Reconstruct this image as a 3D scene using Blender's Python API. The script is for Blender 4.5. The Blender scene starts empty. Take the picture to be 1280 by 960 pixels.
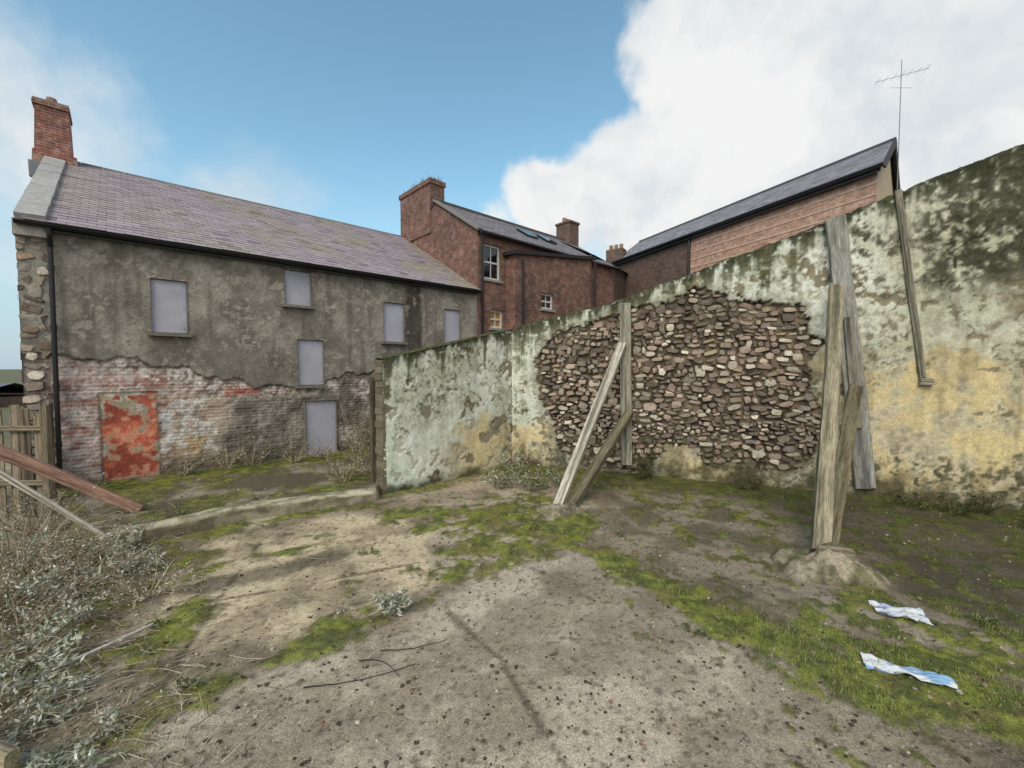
import bpy, math, random
import numpy as np
from mathutils import Vector, Matrix
random.seed(7); RNG=np.random.default_rng(7)
SC=bpy.context.scene

# ------------------------------------------------------------------ helpers
def lin(c):
    return tuple((v/255/12.92) if v/255<=.04045 else ((v/255+.055)/1.055)**2.4 for v in c)
def L(*c): return np.array(lin(c))
def H(ix,iy,seed):
    ix=np.asarray(ix).astype(np.int64);iy=np.asarray(iy).astype(np.int64)
    n=(ix*374761393+iy*668265263+seed*1442695041)&0xffffffff
    n=((n^(n>>13))*1274126177)&0xffffffff
    n=((n^(n>>15))*2246822519)&0xffffffff
    return ((n^(n>>16))&0xffff)/65535.0
def vn(x,y,seed):
    x0=np.floor(x);y0=np.floor(y);fx=x-x0;fy=y-y0
    fx=fx*fx*(3-2*fx);fy=fy*fy*(3-2*fy)
    a=H(x0,y0,seed);b=H(x0+1,y0,seed);c=H(x0,y0+1,seed);d=H(x0+1,y0+1,seed)
    return (a*(1-fx)+b*fx)*(1-fy)+(c*(1-fx)+d*fx)*fy
def fbm(x,y,f=1,o=4,seed=1,fy=None):
    if fy is None: fy=f
    x=np.asarray(x,float);y=np.asarray(y,float)
    s=0;a=1;t=0
    for i in range(o):
        s=s+a*vn(x*f+17.3*i,y*fy+9.1*i,seed+i*31);t+=a;a*=.55;f*=2.03;fy*=2.03
    v=s/t
    return np.clip(.5+(v-.5)*1.5,0,1)
def sm(a,b,x):
    t=np.clip((x-a)/(b-a),0,1);return t*t*(3-2*t)
def mix(c,d,m):
    m=np.asarray(m)[...,None];return c*(1-m)+np.asarray(d)*m
def sdline(x,y,pts):
    d=np.full(np.shape(x),1e9)
    for (ax,ay),(bx,by) in zip(pts[:-1],pts[1:]):
        vx,vy=bx-ax,by-ay
        t=np.clip(((x-ax)*vx+(y-ay)*vy)/(vx*vx+vy*vy),0,1)
        d=np.minimum(d,np.hypot(x-ax-t*vx,y-ay-t*vy))
    return d
def sdpoly(x,y,pts):
    d=sdline(x,y,pts+[pts[0]]);ins=np.zeros(np.shape(x),bool)
    for (ax,ay),(bx,by) in zip(pts,pts[1:]+[pts[0]]):
        if ay==by: continue
        c=((ay>y)!=(by>y))&(x<(bx-ax)*(y-ay)/(by-ay)+ax)
        ins^=c
    return np.where(ins,-d,d)

def link(o,parent=None):
    SC.collection.objects.link(o)
    if parent:
        o.parent=parent
        o.matrix_parent_inverse=Matrix.Translation(-Vector(parent.location))
    return o
def empty(name,loc=(0,0,0)):
    o=bpy.data.objects.new(name,None);o.location=loc;o.empty_display_size=.3;SC.collection.objects.link(o);return o

class N:
    def __init__(s,name):
        s.m=bpy.data.materials.new(name);s.m.use_nodes=True;s.t=s.m.node_tree
        s.b=s.t.nodes['Principled BSDF']
    def n(s,typ,**kw):
        n=s.t.nodes.new(typ)
        for k,v in kw.items():
            if k in n.inputs.keys(): n.inputs[k].default_value=v
            else: setattr(n,k,v)
        return n
    def l(s,a,b): s.t.links.new(a,b)
    def noise(s,vec,scale,detail=4,rough=.6):
        n=s.n('ShaderNodeTexNoise');n.inputs['Scale'].default_value=scale;n.inputs['Detail'].default_value=detail
        n.inputs['Roughness'].default_value=rough
        s.l(vec,n.inputs['Vector']);return n.outputs['Fac']
    def mr(s,v,a,b,c,d):
        n=s.n('ShaderNodeMapRange');s.l(v,n.inputs[0])
        for i,x in enumerate((a,b,c,d)): n.inputs[1+i].default_value=x
        return n.outputs[0]
    def mul(s,a,b):
        n=s.n('ShaderNodeMath',operation='MULTIPLY');s.l(a,n.inputs[0])
        if hasattr(b,'links'): s.l(b,n.inputs[1])
        else: n.inputs[1].default_value=b
        return n.outputs[0]
    def add(s,a,b):
        n=s.n('ShaderNodeMath',operation='ADD');s.l(a,n.inputs[0]);s.l(b,n.inputs[1]);return n.outputs[0]
    def scale(s,c,f):
        n=s.n('ShaderNodeVectorMath',operation='SCALE');s.l(c,n.inputs[0]);s.l(f,n.inputs['Scale']);return n.outputs[0]
    def mixc(s,f,a,b):
        n=s.n('ShaderNodeMix',data_type='RGBA');
        if hasattr(f,'links'): s.l(f,n.inputs[0])
        else: n.inputs[0].default_value=f
        for k,x in ((6,a),(7,b)):
            if hasattr(x,'links'): s.l(x,n.inputs[k])
            else: n.inputs[k].default_value=(*x,1)
        return n.outputs[2]
    def bump(s,h,st,dist):
        n=s.n('ShaderNodeBump');n.inputs['Strength'].default_value=st;n.inputs['Distance'].default_value=dist
        s.l(h,n.inputs['Height']);s.l(n.outputs[0],s.b.inputs['Normal'])

def vmat(name,rough=.9,fine=70,fa=.35,mid=9,ma=.25,bs=.6,bd=.01,spec=.25,stretch=None):
    k=N(name);at=k.n('ShaderNodeAttribute',attribute_name='Col')
    tc=k.n('ShaderNodeTexCoord').outputs['Object']
    if stretch:
        mp=k.n('ShaderNodeMapping');mp.inputs['Scale'].default_value=stretch;k.l(tc,mp.inputs[0]);tc=mp.outputs[0]
    f=k.noise(tc,fine,3,.75)
    if ma>0:
        m=k.noise(tc,mid,3,.7);fac=k.mul(k.mr(f,.3,.7,1-fa,1+fa),k.mr(m,.3,.7,1-ma,1+ma))
    else: fac=k.mr(f,.3,.7,1-fa,1+fa)
    c=k.scale(at.outputs['Color'],fac)
    k.l(c,k.b.inputs['Base Color']);k.b.inputs['Roughness'].default_value=rough
    k.b.inputs['Specular IOR Level'].default_value=spec
    if bs>0: k.bump(f,bs,bd)
    return k.m
def plain(name,c,rough=.6,metal=0,var=.15,spec=.5):
    k=N(name);tc=k.n('ShaderNodeTexCoord').outputs['Object']
    f=k.noise(tc,14,3,.7)
    rgb=k.n('ShaderNodeRGB');rgb.outputs[0].default_value=(*lin(c),1)
    k.l(k.scale(rgb.outputs[0],k.mr(f,.3,.7,1-var,1+var)),k.b.inputs['Base Color'])
    k.b.inputs['Roughness'].default_value=rough;k.b.inputs['Metallic'].default_value=metal
    k.b.inputs['Specular IOR Level'].default_value=spec
    return k.m
def brickmat(name,c1,c2,mort,stain=(60,50,42),sa=.5,white=0):
    k=N(name);uv=k.n('ShaderNodeUVMap').outputs[0]
    b=k.n('ShaderNodeTexBrick');k.l(uv,b.inputs['Vector'])
    for n_,v in (('Scale',1),('Mortar Size',.009),('Mortar Smooth',.3),('Brick Width',.225),('Row Height',.075),('Bias',-.1)): b.inputs[n_].default_value=v
    b.inputs['Color1'].default_value=(*lin(c1),1);b.inputs['Color2'].default_value=(*lin(c2),1);b.inputs['Mortar'].default_value=(*lin(mort),1)
    n1=k.noise(uv,.7,4,.65);n2=k.noise(uv,4,5,.75)
    c=k.mixc(k.mul(k.mr(n1,.45,.7,0,1),sa),b.outputs[0],lin(stain))
    if white: c=k.mixc(k.mul(k.mr(n2,.5,.68,0,1),white),c,lin((190,180,165)))
    c=k.scale(c,k.mr(n2,.3,.7,.62,1.38))
    k.l(c,k.b.inputs['Base Color']);k.b.inputs['Roughness'].default_value=.9
    k.bump(k.mul(b.outputs['Fac'],-1.0),.6,.008);return k.m

def finish(name,V,F,C,mat,parent=None,smooth=False,uv=None,loc=None):
    me=bpy.data.meshes.new(name)
    V=np.asarray(V,np.float32)
    if isinstance(F,np.ndarray):
        nf,k=F.shape
        me.vertices.add(len(V));me.vertices.foreach_set('co',V.ravel())
        me.loops.add(nf*k);me.loops.foreach_set('vertex_index',F.ravel().astype(np.int32))
        me.polygons.add(nf);me.polygons.foreach_set('loop_start',np.arange(0,nf*k,k,dtype=np.int32))
        me.update(calc_edges=True)
    else:
        me.from_pydata([tuple(map(float,v)) for v in V],[],F)
    if C is not None:
        a=me.attributes.new('Col','FLOAT_COLOR','POINT')
        c=np.ones((len(V),4),np.float32);c[:,:3]=np.clip(np.asarray(C).reshape(-1,3),0,.9);a.data.foreach_set('color',c.ravel())
    if uv is not None:
        ul=me.uv_layers.new(name='UVMap');idx=np.empty(len(me.loops),np.int32);me.loops.foreach_get('vertex_index',idx)
        ul.data.foreach_set('uv',np.asarray(uv,np.float32)[idx].ravel())
    me.polygons.foreach_set('use_smooth',np.full(len(me.polygons),smooth))
    me.materials.append(mat)
    return link(bpy.data.objects.new(name,me),parent)

def sheet(name,P,C,mat,parent=None,keep=None,smooth=True,uv=None):
    ny,nx=P.shape[:2]
    i=np.arange(ny*nx).reshape(ny,nx)
    F=np.stack([i[:-1,:-1],i[:-1,1:],i[1:,1:],i[1:,:-1]],-1)
    if keep is not None: F=F[keep]
    F=F.reshape(-1,4)
    return finish(name,P.reshape(-1,3),F,None if C is None else C.reshape(-1,3),mat,parent,smooth,None if uv is None else uv.reshape(-1,2))

class Buf:
    def __init__(s): s.V=[];s.F=[];s.C=[]
    def add(s,vs,fs,c):
        o=len(s.V);s.V+= [tuple(v) for v in vs];s.F+=[tuple(i+o for i in f) for f in fs]
        if np.ndim(c)==1: s.C+=[tuple(c)]*len(vs)
        else: s.C+=[tuple(x) for x in c]
    def box(s,O,a,b,c,lo,hi,col,j=0):
        O,a,b,c=[Vector(v) for v in (O,a,b,c)];vs=[]
        for z in (lo[2],hi[2]):
            for x,y in ((lo[0],lo[1]),(hi[0],lo[1]),(hi[0],hi[1]),(lo[0],hi[1])):
                vs.append(O+a*(x+random.uniform(-j,j))+b*(y+random.uniform(-j,j))+c*(z+random.uniform(-j,j)))
        s.add(vs,[(0,3,2,1),(4,5,6,7),(0,1,5,4),(1,2,6,5),(2,3,7,6),(3,0,4,7)],col)
    def tube(s,pts,r0,r1,col,n=4,cap=True):
        pts=[Vector(p) for p in pts];vs=[];fs=[]
        for i,p in enumerate(pts):
            d=(pts[min(i+1,len(pts)-1)]-pts[max(i-1,0)]).normalized()
            u=d.orthogonal().normalized();w=d.cross(u);r=r0+(r1-r0)*i/(len(pts)-1)
            for k in range(n):
                a=2*math.pi*k/n;vs.append(p+u*math.cos(a)*r+w*math.sin(a)*r)
        for i in range(len(pts)-1):
            for k in range(n):
                fs.append((i*n+k,i*n+(k+1)%n,(i+1)*n+(k+1)%n,(i+1)*n+k))
        if cap: fs.append(tuple(range(n)));fs.append(tuple((len(pts)-1)*n+k for k in range(n)))
        s.add(vs,fs,col)
    def leaf(s,p,d,w,l,col):
        d=Vector(d).normalized();u=d.cross(Vector((random.uniform(-1,1),random.uniform(-1,1),random.uniform(-1,1)))).normalized()
        p=Vector(p);s.add([p,p+d*l*.45+u*w*.5,p+d*l,p+d*l*.45-u*w*.5],[(0,1,2,3)],col)
    def done(s,name,mat,parent=None,smooth=False):
        return finish(name,s.V,s.F,np.array(s.C),mat,parent,smooth)

# ------------------------------------------------------------------ frames (surveyed plan, metres)
Z=Vector((0,0,1))
FO=Vector((-8.88,7.69,0));FD=Vector((.7366,.6763,0));FB=Vector((-.6763,.7366,0))
RO=Vector((0,10.51,0));RD=Vector((.9243,-.3817,0));RN=Vector((-.3817,-.9243,0))
LO=Vector((-2.48,8.13,0));LD=Vector((.7215,.6924,0));LN=Vector((.6924,-.7215,0))
def fp(t,h,z): return FO+FD*t+FB*h+Z*z
def rp(s,n,z): return RO+RD*s+RN*n+Z*z
def arr(O,U,u,Nn,n,z):
    O,U,Nn=np.array(O),np.array(U),np.array(Nn)
    P=O+u[...,None]*U+n[...,None]*Nn;P[...,2]=P[...,2]+z;return P

# ------------------------------------------------------------------ materials
M_plaster=vmat('weathered_plaster',.92,45,.24,7,.14,.7,.012)
M_render=vmat('grey_render',.95,38,.32,6,.12,.8,.012)
M_stone=vmat('rubble_stone',.92,45,.4,12,.2,.9,.012)
M_slate=vmat('slate',.75,40,.2,5,0,.3,.004,.3)
M_conc=vmat('concrete',.93,50,.3,8,.2,.7,.01)
M_leaf=vmat('foliage',.75,40,.2,6,0,0,.004)
M_wood=vmat('weathered_timber',.9,7,.45,1.6,.3,.9,.01,stretch=(9,9,.9))
M_black=plain('black_plastic',(24,24,26),.35)
M_board=vmat('window_board_paint',.6,30,.04,1.8,.12,.1,.003)
M_glass=plain('window_glass',(18,22,26),.06,var=.05,spec=.9)
M_white=plain('white_paint',(205,203,196),.55,var=.1)
M_amber=plain('amber_pane',(170,120,55),.7,var=.3)  # mottled amber colour set straight on the small lower window pane
M_brick=brickmat('red_brick',(136,88,74),(98,68,60),(126,112,100),(66,54,48),.6,.16)
M_brick2=brickmat('pale_red_brick',(204,152,126),(176,124,104),(196,180,164),(146,120,104),.35,.45)
M_brick3=brickmat('brown_brick',(116,90,76),(88,70,62),(114,102,92))
M_chim=brickmat('chimney_brick',(146,82,68),(110,66,58),(150,134,122),(84,66,58),.3,.3)

def ground_mat():
    k=N('yard_ground');at=k.n('ShaderNodeAttribute',attribute_name='Col').outputs['Color']
    tc=k.n('ShaderNodeTexCoord').outputs['Object']
    v=k.n('ShaderNodeTexVoronoi');v.inputs['Scale'].default_value=110;k.l(tc,v.inputs['Vector'])
    n2=k.noise(tc,120,2,.7);n3=k.noise(tc,14,5,.8)
    bw=k.n('ShaderNodeRGBToBW');k.l(v.outputs['Color'],bw.inputs[0])
    f=k.mul(k.mr(bw.outputs[0],.15,.85,.74,1.26),k.mr(n2,.3,.7,.82,1.18));f=k.mul(f,k.mr(n3,.3,.72,.76,1.24))
    c=k.scale(at,f)
    k.l(c,k.b.inputs['Base Color']);k.b.inputs['Roughness'].default_value=.93;k.b.inputs['Specular IOR Level'].default_value=.2
    k.bump(k.add(k.mul(v.outputs['Distance'],-.7),k.add(n2,n3)),.6,.009);return k.m
M_ground=ground_mat()

# ------------------------------------------------------------------ ground
A=[(-3.9,1.6),(-3.1,2.4),(-2.55,2.98),(-2.23,3.38),(-1.64,3.85),(-.86,4.46),(0,5.41),(.68,5.91),(1.38,7.23)]
B=[(.68,5.91),(1.4,5.19),(1.83,4.31),(2.43,3.48),(3.21,3.05),(4.2,2.3)]
NEAR=[(-4.5,1.0)]+A[:8]+B[1:]+[(5,1)]
MP=[(-2.3,7.3),(-1.11,7.4),(0,8.5),(1.2,8.0),(1.1,6.6),(.68,6),(0,5.41),(-.71,4.62),(-1.2,5.3),(-.9,6.2),(-1.9,6.6)]
KERB=[(-5.62,5.62),(-5.10,6.12),(-4.42,6.83),(-3.41,7.40),(-2.50,7.80)]
APR=KERB+[(-2.62,8.3),(-1.2,11.0),(-.5,15.2),(-8.7,7.9),(-7.3,6.9)]
def ground_eval(x,y):
    w=(fbm(x,y,2.2,4,5)-.5)
    w2=(fbm(x,y,7,3,8)-.5)
    n0=fbm(x,y,.6,4,11);n1=fbm(x,y,1.7,5,12);nh=fbm(x,y,14,3,13);nm=fbm(x,y,5,4,14)
    O=np.ones(x.shape+(3,))
    base=mix(O*L(176,160,136),L(138,124,102),sm(.35,.7,n1))
    sn=sdpoly(x,y,NEAR)
    base=mix(base,mix(mix(O*L(186,170,149),L(152,137,118),sm(.3,.75,n1)),L(202,186,164),sm(.5,.8,nm)*.45),sm(.05,-.05,sn+w*.1))
    ls=sdpoly(x,y,[(-4.4,4.5),(-3.3,3.6),(-2.3,3.6),(-.8,4.7),(-1.3,6.5),(-2.6,7.2),(-4.5,6.1)])
    base=mix(base,mix(O*L(208,188,154),L(168,150,122),sm(.4,.75,n1)),sm(.1,-.15,ls+w*.4)*.9)
    d1=sdline(x,y,[(-3.4,4.75),(-2.75,5.2),(-2.4,5.5)])
    base=mix(base,L(102,94,78),sm(.3,.05,d1+w*.3)*.75)
    base=mix(base,L(112,100,82),sm(.54,.76,n0)*.45)
    base=mix(base,L(92,82,66),sm(.62,.80,nm*.6+n1*.4)*.4)
    # long hairline joint lines in the concrete
    for ln in ([(-.86,4.46),(-.1,3.5),(.5,2.2)],[(-2.75,3.2),(-3.6,5.9)],[(1.83,4.31),(4.6,5.2)],[(-1.2,5.3),(-3.9,4.1)]):
        base=mix(base,L(72,64,50),sm(.030,.008,sdline(x,y,ln)+w*.10+w2*.03)*.65)
    dw=( (x-RO.x)*RN.x+(y-RO.y)*RN.y)
    right=sm(1.5,2.4,x+w*.8)*sm(4.2,5.2,y+.25*x+w)
    base=mix(base,mix(O*L(140,128,110),L(100,92,74),sm(.35,.65,n1)),right*.85)
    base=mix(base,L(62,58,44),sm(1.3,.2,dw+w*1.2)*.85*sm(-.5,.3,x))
    corner=sm(3.6,5.2,x+w)*sm(3.4,4.4,y+w*.6)
    base=mix(base,L(70,63,48),corner*.75)
    rb_=sm(2.6,3.8,x-.6*(y-3)+w)*sm(3.6,2.8,y+w);base=mix(base,L(92,83,66),rb_*.6)
    left=sm(-3.5,-4.5,x+w*1.2)*sm(7.0,5.6,y+w)
    base=mix(base,L(96,84,64),left*.8)
    ap=sdpoly(x,y,APR)+w2*.05
    inap=sm(.02,-.02,ap)
    base=mix(base,mix(O*L(150,138,118),L(98,90,72),sm(.3,.6,n1)),inap)
    wid=np.interp(y,[2.5,4.5,6],[.32,.24,.36])
    mA=sm(wid,-.06,sdline(x,y,A)+w*.5+w2*.25)
    wb=np.interp(x,[.7,1.6,2.6,3.4],[.26,.34,.60,.72])
    mB=sm(wb,wb*.12,sdline(x,y,B)+w*.45+w2*.3)
    mM=sm(.15,-.25,sdpoly(x,y,MP)+w*.9+w2*.4)*sm(.24,.44,nm)
    mC=sm(.20,.02,sdline(x,y,[(-5.5,5.4),(-4.9,6.05),(-4.25,6.62),(-3.3,7.2),(-2.4,7.6)])+w*.3+w2*.2)
    mD=sm(.28,.04,sdline(x,y,[(-4.1,3.0),(-3.81,3.38),(-3.2,3.85),(-3.35,4.3)])+w*.35+w2*.2)
    mE=sm(.14,.02,sdline(x,y,[(-4.4,4.4),(-3.6,5.4),(-2.9,5.75)])+w*.35+w2*.2)*.9
    mW=sm(1.0,.1,dw+w*1.4+w2*.6)*sm(-.6,.1,x)*.9
    mW2=sm(1.9,.9,dw+w*1.2)*sm(.42,.6,nm)*sm(-.3,.3,x)*.8
    mR=right*sm(.56,.7,nm)*.7+corner*sm(.44,.6,nm)*.7
    mG=sm(.3,-.3,sdpoly(x,y,[(2.3,3.5),(3.3,4.6),(4.5,4.3),(5.5,3.4),(4.2,2.4),(3.2,3.0)])+w*.7)*sm(.30,.5,nm)*.95
    mL=left*sm(.5,.68,nm)*.8
    facd=-( (x-FO.x)*FB.x+(y-FO.y)*FB.y)
    mF=inap*(sm(1.7,.9,facd+w*1.5)*sm(.35,.55,nm))*.95+inap*sm(.58,.72,nm)*.5+inap*sm(.4,.1,np.abs(ap+.7)+w)*.6
    dl=((x-LO.x)*LN.x+(y-LO.y)*LN.y);mWL=sm(.55,.05,np.abs(dl)+w*.5)*sm(-2.7,-2.4,x)*sm(.5,0,x)*.85
    speck=sm(.68,.8,nm)*sm(.45,.7,n0)*.6
    m=np.clip(np.maximum.reduce([mA,mB,mM,mC,mD,mE,mW,mW2,mR,mG,mL,mF,mWL,speck]),0,1)
    m=m*sm(.10,.40,nh+.3*m-.05)
    mc=mix(O*L(126,130,54),L(82,88,40),sm(.35,.7,fbm(x,y,8,4,21)))
    mc=mix(mc,L(120,104,64),sm(.56,.8,fbm(x,y,3,4,23))*.6)
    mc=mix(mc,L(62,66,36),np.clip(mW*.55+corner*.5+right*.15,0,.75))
    rim=np.clip(sm(.05,.35,m)*(1-sm(.5,.9,m)),0,1)
    c=mix(base,L(88,78,58),rim*.5)
    c=mix(c,mc,sm(.15,.8,m)*.93)
    c=mix(c,L(74,64,50),sm(.78,.84,fbm(x,y,22,2,31))*.55)
    z=.05*(fbm(x,y,.5,3,41)-.5)+.008*(nh-.5)+m*(.006+.028*fbm(x,y,18,3,43))+.20*inap
    z=z+.10*np.exp(-np.clip(dw,0,9)/.35)*sm(-.3,.3,x)*(.6+.8*nm)
    z=z+.005*(fbm(x,y,30,2,45)-.5)
    far=sm(14,18,np.hypot(x,y-3))
    c=mix(c,L(110,106,80),far);z=z*(1-far)
    return c,z,m,mG,mB
def gz(x,y): 
    return float(ground_eval(np.array([[x]]),np.array([[y]]))[1][0,0])
ys=[1.2]
while ys[-1]<14: ys.append(ys[-1]+.0065*max(ys[-1],2.4))
xs=np.arange(-9,9.6,.03)
xs=np.concatenate([[-600,-200,-80,-40,-20,-12],xs,[12,20,40,80,200,600]])
ys=np.concatenate([[-600,-200,-60,-20,-8,-3,-.5],ys,[16,20,30,50,100,250,900]])
X,Y=np.meshgrid(xs,ys)
gc,gh,gm,gG,gB=ground_eval(X,Y)
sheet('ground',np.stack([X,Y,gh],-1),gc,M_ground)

# kerb at the front of the raised slab: worn cast-concrete nosing
kp=[]
for (p0,p1) in zip(KERB[:-1],KERB[1:]):
    p0=np.array(p0);p1=np.array(p1);n=int(np.hypot(*(p1-p0))/.025)
    for i in range(n): kp.append(p0+(p1-p0)*i/n)
kp=np.array(kp);tg=np.gradient(kp,axis=0);tg/=np.linalg.norm(tg,axis=1)[:,None];nbk=np.stack([-tg[:,1],tg[:,0]],-1)
prof=np.array([(-.06,-.06),(-.065,.03),(-.06,.10),(-.06,.16),(-.065,.20),(-.04,.235),(.03,.245),(.09,.245),(.15,.24),(.18,.20),(.19,.08)])
sA=np.arange(len(kp))*.025
SS,PI=np.meshgrid(sA,np.arange(len(prof)))
nk=fbm(SS,PI*.3,3,4,601)-.5;off=prof[PI,0]+nk*.04;zz_=prof[PI,1]+nk*.02-.08*sm(.66,.75,fbm(SS,PI*.1,1.5,3,603))*(PI>3)*(PI<8)
KP=np.stack([kp[None,:,0]+nbk[None,:,0]*off,kp[None,:,1]+nbk[None,:,1]*off,zz_],-1)
kc=mix(np.ones(SS.shape+(3,))*L(184,174,150),L(130,120,98),sm(.35,.7,fbm(SS,PI*.4,5,4,605)));kc=mix(kc,L(98,102,54),sm(.54,.70,fbm(SS,PI*.3,2.5,4,607))*.7*(PI>4))
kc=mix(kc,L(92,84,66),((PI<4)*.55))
sheet('kerb',KP,kc,M_conc)

# ------------------------------------------------------------------ moss tufts & grass
def scatter(name,n,xr,yr,prob,hmin,hmax,wd,cols,seed):
    r=np.random.default_rng(seed)
    x=r.uniform(*xr,n);y=yr[0]*(yr[1]/yr[0])**r.uniform(0,1,n)
    c,z,m,mg,mb=ground_eval(x[None],y[None]);c,z,m,mg,mb=[q[0] for q in (c,z,m,mg,mb)]
    p=prob(x,y,m,mg,mb);k=r.uniform(0,1,n)<p;x,y,z=x[k],y[k],z[k];n=len(x)
    a=r.uniform(0,2*np.pi,n);h=r.uniform(hmin,hmax,n)*(.6+.8*fbm(x,y,3,2,77));w=wd*r.uniform(.6,1.4,n)
    lean=r.uniform(.1,.9,n)*h;b=r.uniform(0,2*np.pi,n)
    V=np.zeros((n,5,3));dx,dy=np.cos(a)*w/2,np.sin(a)*w/2;lx,ly=np.cos(b)*lean,np.sin(b)*lean
    V[:,0]=np.stack([x-dx,y-dy,z-.004],-1);V[:,1]=np.stack([x+dx,y+dy,z-.004],-1)
    V[:,2]=np.stack([x+dx*.7+lx*.35,y+dy*.7+ly*.35,z+h*.6],-1);V[:,3]=np.stack([x-dx*.7+lx*.35,y-dy*.7+ly*.35,z+h*.6],-1)
    V[:,4]=np.stack([x+lx,y+ly,z+h],-1)
    i=np.arange(n)[:,None]*5
    Ft=np.concatenate([i+np.array([[0,1,2]]),i+np.array([[0,2,3]]),i+np.array([[3,2,4]])])
    cc=np.array(cols)[r.integers(0,len(cols),n)]*r.uniform(.7,1.25,(n,1))
    C=np.repeat(cc[:,None],5,1)
    return finish(name,V.reshape(-1,3),Ft,C,M_leaf)
scatter('moss',120000,(-6.5,8.5),(2.2,9.5),lambda x,y,m,g,b:np.clip(m-.4,0,1)*1.3,.004,.012,.008,[L(130,134,60),L(104,110,48),L(148,144,76),L(88,92,46)],3)
scatter('grass',80000,(1.5,6.0),(2.2,5.6),lambda x,y,m,g,b:np.clip((g*.8+b*.8)*sm(.42,.62,fbm(x,y,2.2,3,91))*sm(1.6,2.6,x),0,1)*.8,.012,.045,.005,[L(112,128,66),L(132,144,80),L(98,112,58),L(154,148,104)],4)
scatter('grass',30000,(-7.5,8.0),(3.0,10.5),lambda x,y,m,g,b:np.clip(m-.3,0,1)*sm(.62,.78,fbm(x,y,1.6,3,95)),.015,.06,.007,[L(108,118,62),L(138,136,82),L(88,98,50)],5)

b=Buf()
for i in range(3600):
    y=2.3*(9/2.3)**random.random();x=random.uniform(-1,1)*y*1.25
    if (x-RO.x)*RN.x+(y-RO.y)*RN.y<.1 : continue
    s=random.choice([.004,.005,.006,.007,.009,.011])*random.uniform(.8,1.3)
    cc=random.choice([L(150,136,116),L(104,92,76),L(84,74,62),L(180,166,148),L(130,104,84),L(76,68,56),L(66,58,48)])
    b.box((x,y,0),(1,0,0),(0,1,0),(0,0,1),(-s,-s*.8,-s*.3),(s,s*.8,s*.9),cc,s*.4)
V=np.array(b.V);cen=V.reshape(-1,8,3).mean(1);zz=ground_eval(cen[None,:,0],cen[None,:,1])[1][0]
V=V.reshape(-1,8,3);V[:,:,2]+=zz[:,None];b.V=V.reshape(-1,3)
b.done('gravel',M_stone)

# ------------------------------------------------------------------ stones generator
def stones(name,inside,u0,u1,z0,z1,place,parent,cols,hr=(.06,.15),wr=(.09,.36),prot=(.01,.05),seed=1,extra=None,mat=None,wave=1):
    r=random.Random(seed);b=Buf();z=z0
    while z<z1:
        h=r.uniform(*hr);u=u0+r.uniform(-.2,0)
        while u<u1:
            w=r.uniform(*wr)*(.7 if h<.09 else 1)
            cu,cz=u+w/2,z+h/2+(r.random()-.5)*.055+wave*(.06*math.sin(u*1.3)+.05*math.sin(u*3.1+z*2)+.03*math.sin(u*6.7-z*3))
            if inside(cu,cz):
                hw,hh=w/2-r.uniform(.002,.010),h/2-r.uniform(.0,.008)
                q=r.random()
                if q<.2: hh*=1.6
                elif q<.34: hh*=.65
                p=r.uniform(*prot);n=r.choice((7,8,9,9));ring=[];top=[];rot=r.uniform(-.32,.32)
                ex=r.uniform(.45,.8);tl=r.uniform(-.016,.016);tz=r.uniform(-.02,.01);a0=r.uniform(0,1)
                for k in range(n):
                    a=2*math.pi*(k+a0+r.uniform(-.25,.25))/n;ca,sa=math.cos(a),math.sin(a)
                    x=math.copysign(abs(ca)**ex,ca)*hw*r.uniform(.80,1.08);y=math.copysign(abs(sa)**ex,sa)*hh*r.uniform(.76,1.10)
                    x,y=x*math.cos(rot)-y*math.sin(rot),x*math.sin(rot)+y*math.cos(rot)
                    ring.append(place(cu+x,-.02,cz+y));k2=r.uniform(.78,.92)
                    top.append(place(cu+x*k2,p+tl*x/hw+tz*y/hh+r.uniform(-.006,.004),cz+y*k2))
                c=place(cu+r.uniform(-.3,.3)*hw,p+r.uniform(-.003,.014),cz+r.uniform(-.2,.2)*hh)
                fs=[(k,(k+1)%n,n+(k+1)%n,n+k) for k in range(n)]+[(n+k,n+(k+1)%n,2*n) for k in range(n)]
                col=np.array(cols[r.randrange(len(cols))])*r.uniform(.66,1.2)
                if extra is not None: col=extra(cu,cz,col,r)
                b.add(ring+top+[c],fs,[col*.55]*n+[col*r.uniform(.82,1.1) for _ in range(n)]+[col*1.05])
            u+=w
        z+=h
    return b.done(name,mat or M_stone,parent)

# ------------------------------------------------------------------ boundary wall (long)
PATCH=[(.67,2.77),(1.03,3.28),(1.8,3.44),(2.34,3.65),(3.04,3.8),(3.85,3.97),(4.16,4.14),(4.45,4.12),(4.61,3.92),(5.47,3.78),(6.07,3.64),(6.14,3.25),(6.36,3.0),(6.19,2.4),(6.22,2.0),(6.50,1.57),(6.35,.95),(6.1,.46),(5.3,.42),(4.9,.55),(4.4,.35),(4.1,.75),(3.6,.8),(3.35,.35),(3.0,.12),(2.0,.2),(1.24,.5),(1.04,1.14),(.75,1.6),(.62,2.2)]
TU=[-1,0,2.34,4.15,6.35,7.46,9.03,13];TZ=[3.2,3.43,3.92,4.48,5.19,5.61,6.13,7.35]
def topR(u): return np.interp(u,TU,TZ)+.05*(fbm(u,u*0+3,2.5,3,61)-.5)+.03*(fbm(u,u*0+5,9,2,62)-.5)
wallR=empty('boundary_wall',RO)
us=np.arange(0,11.01,.022);vs=np.linspace(0,1,262)
U,V=np.meshgrid(us,vs);T=topR(U);Zg=V*T
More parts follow.
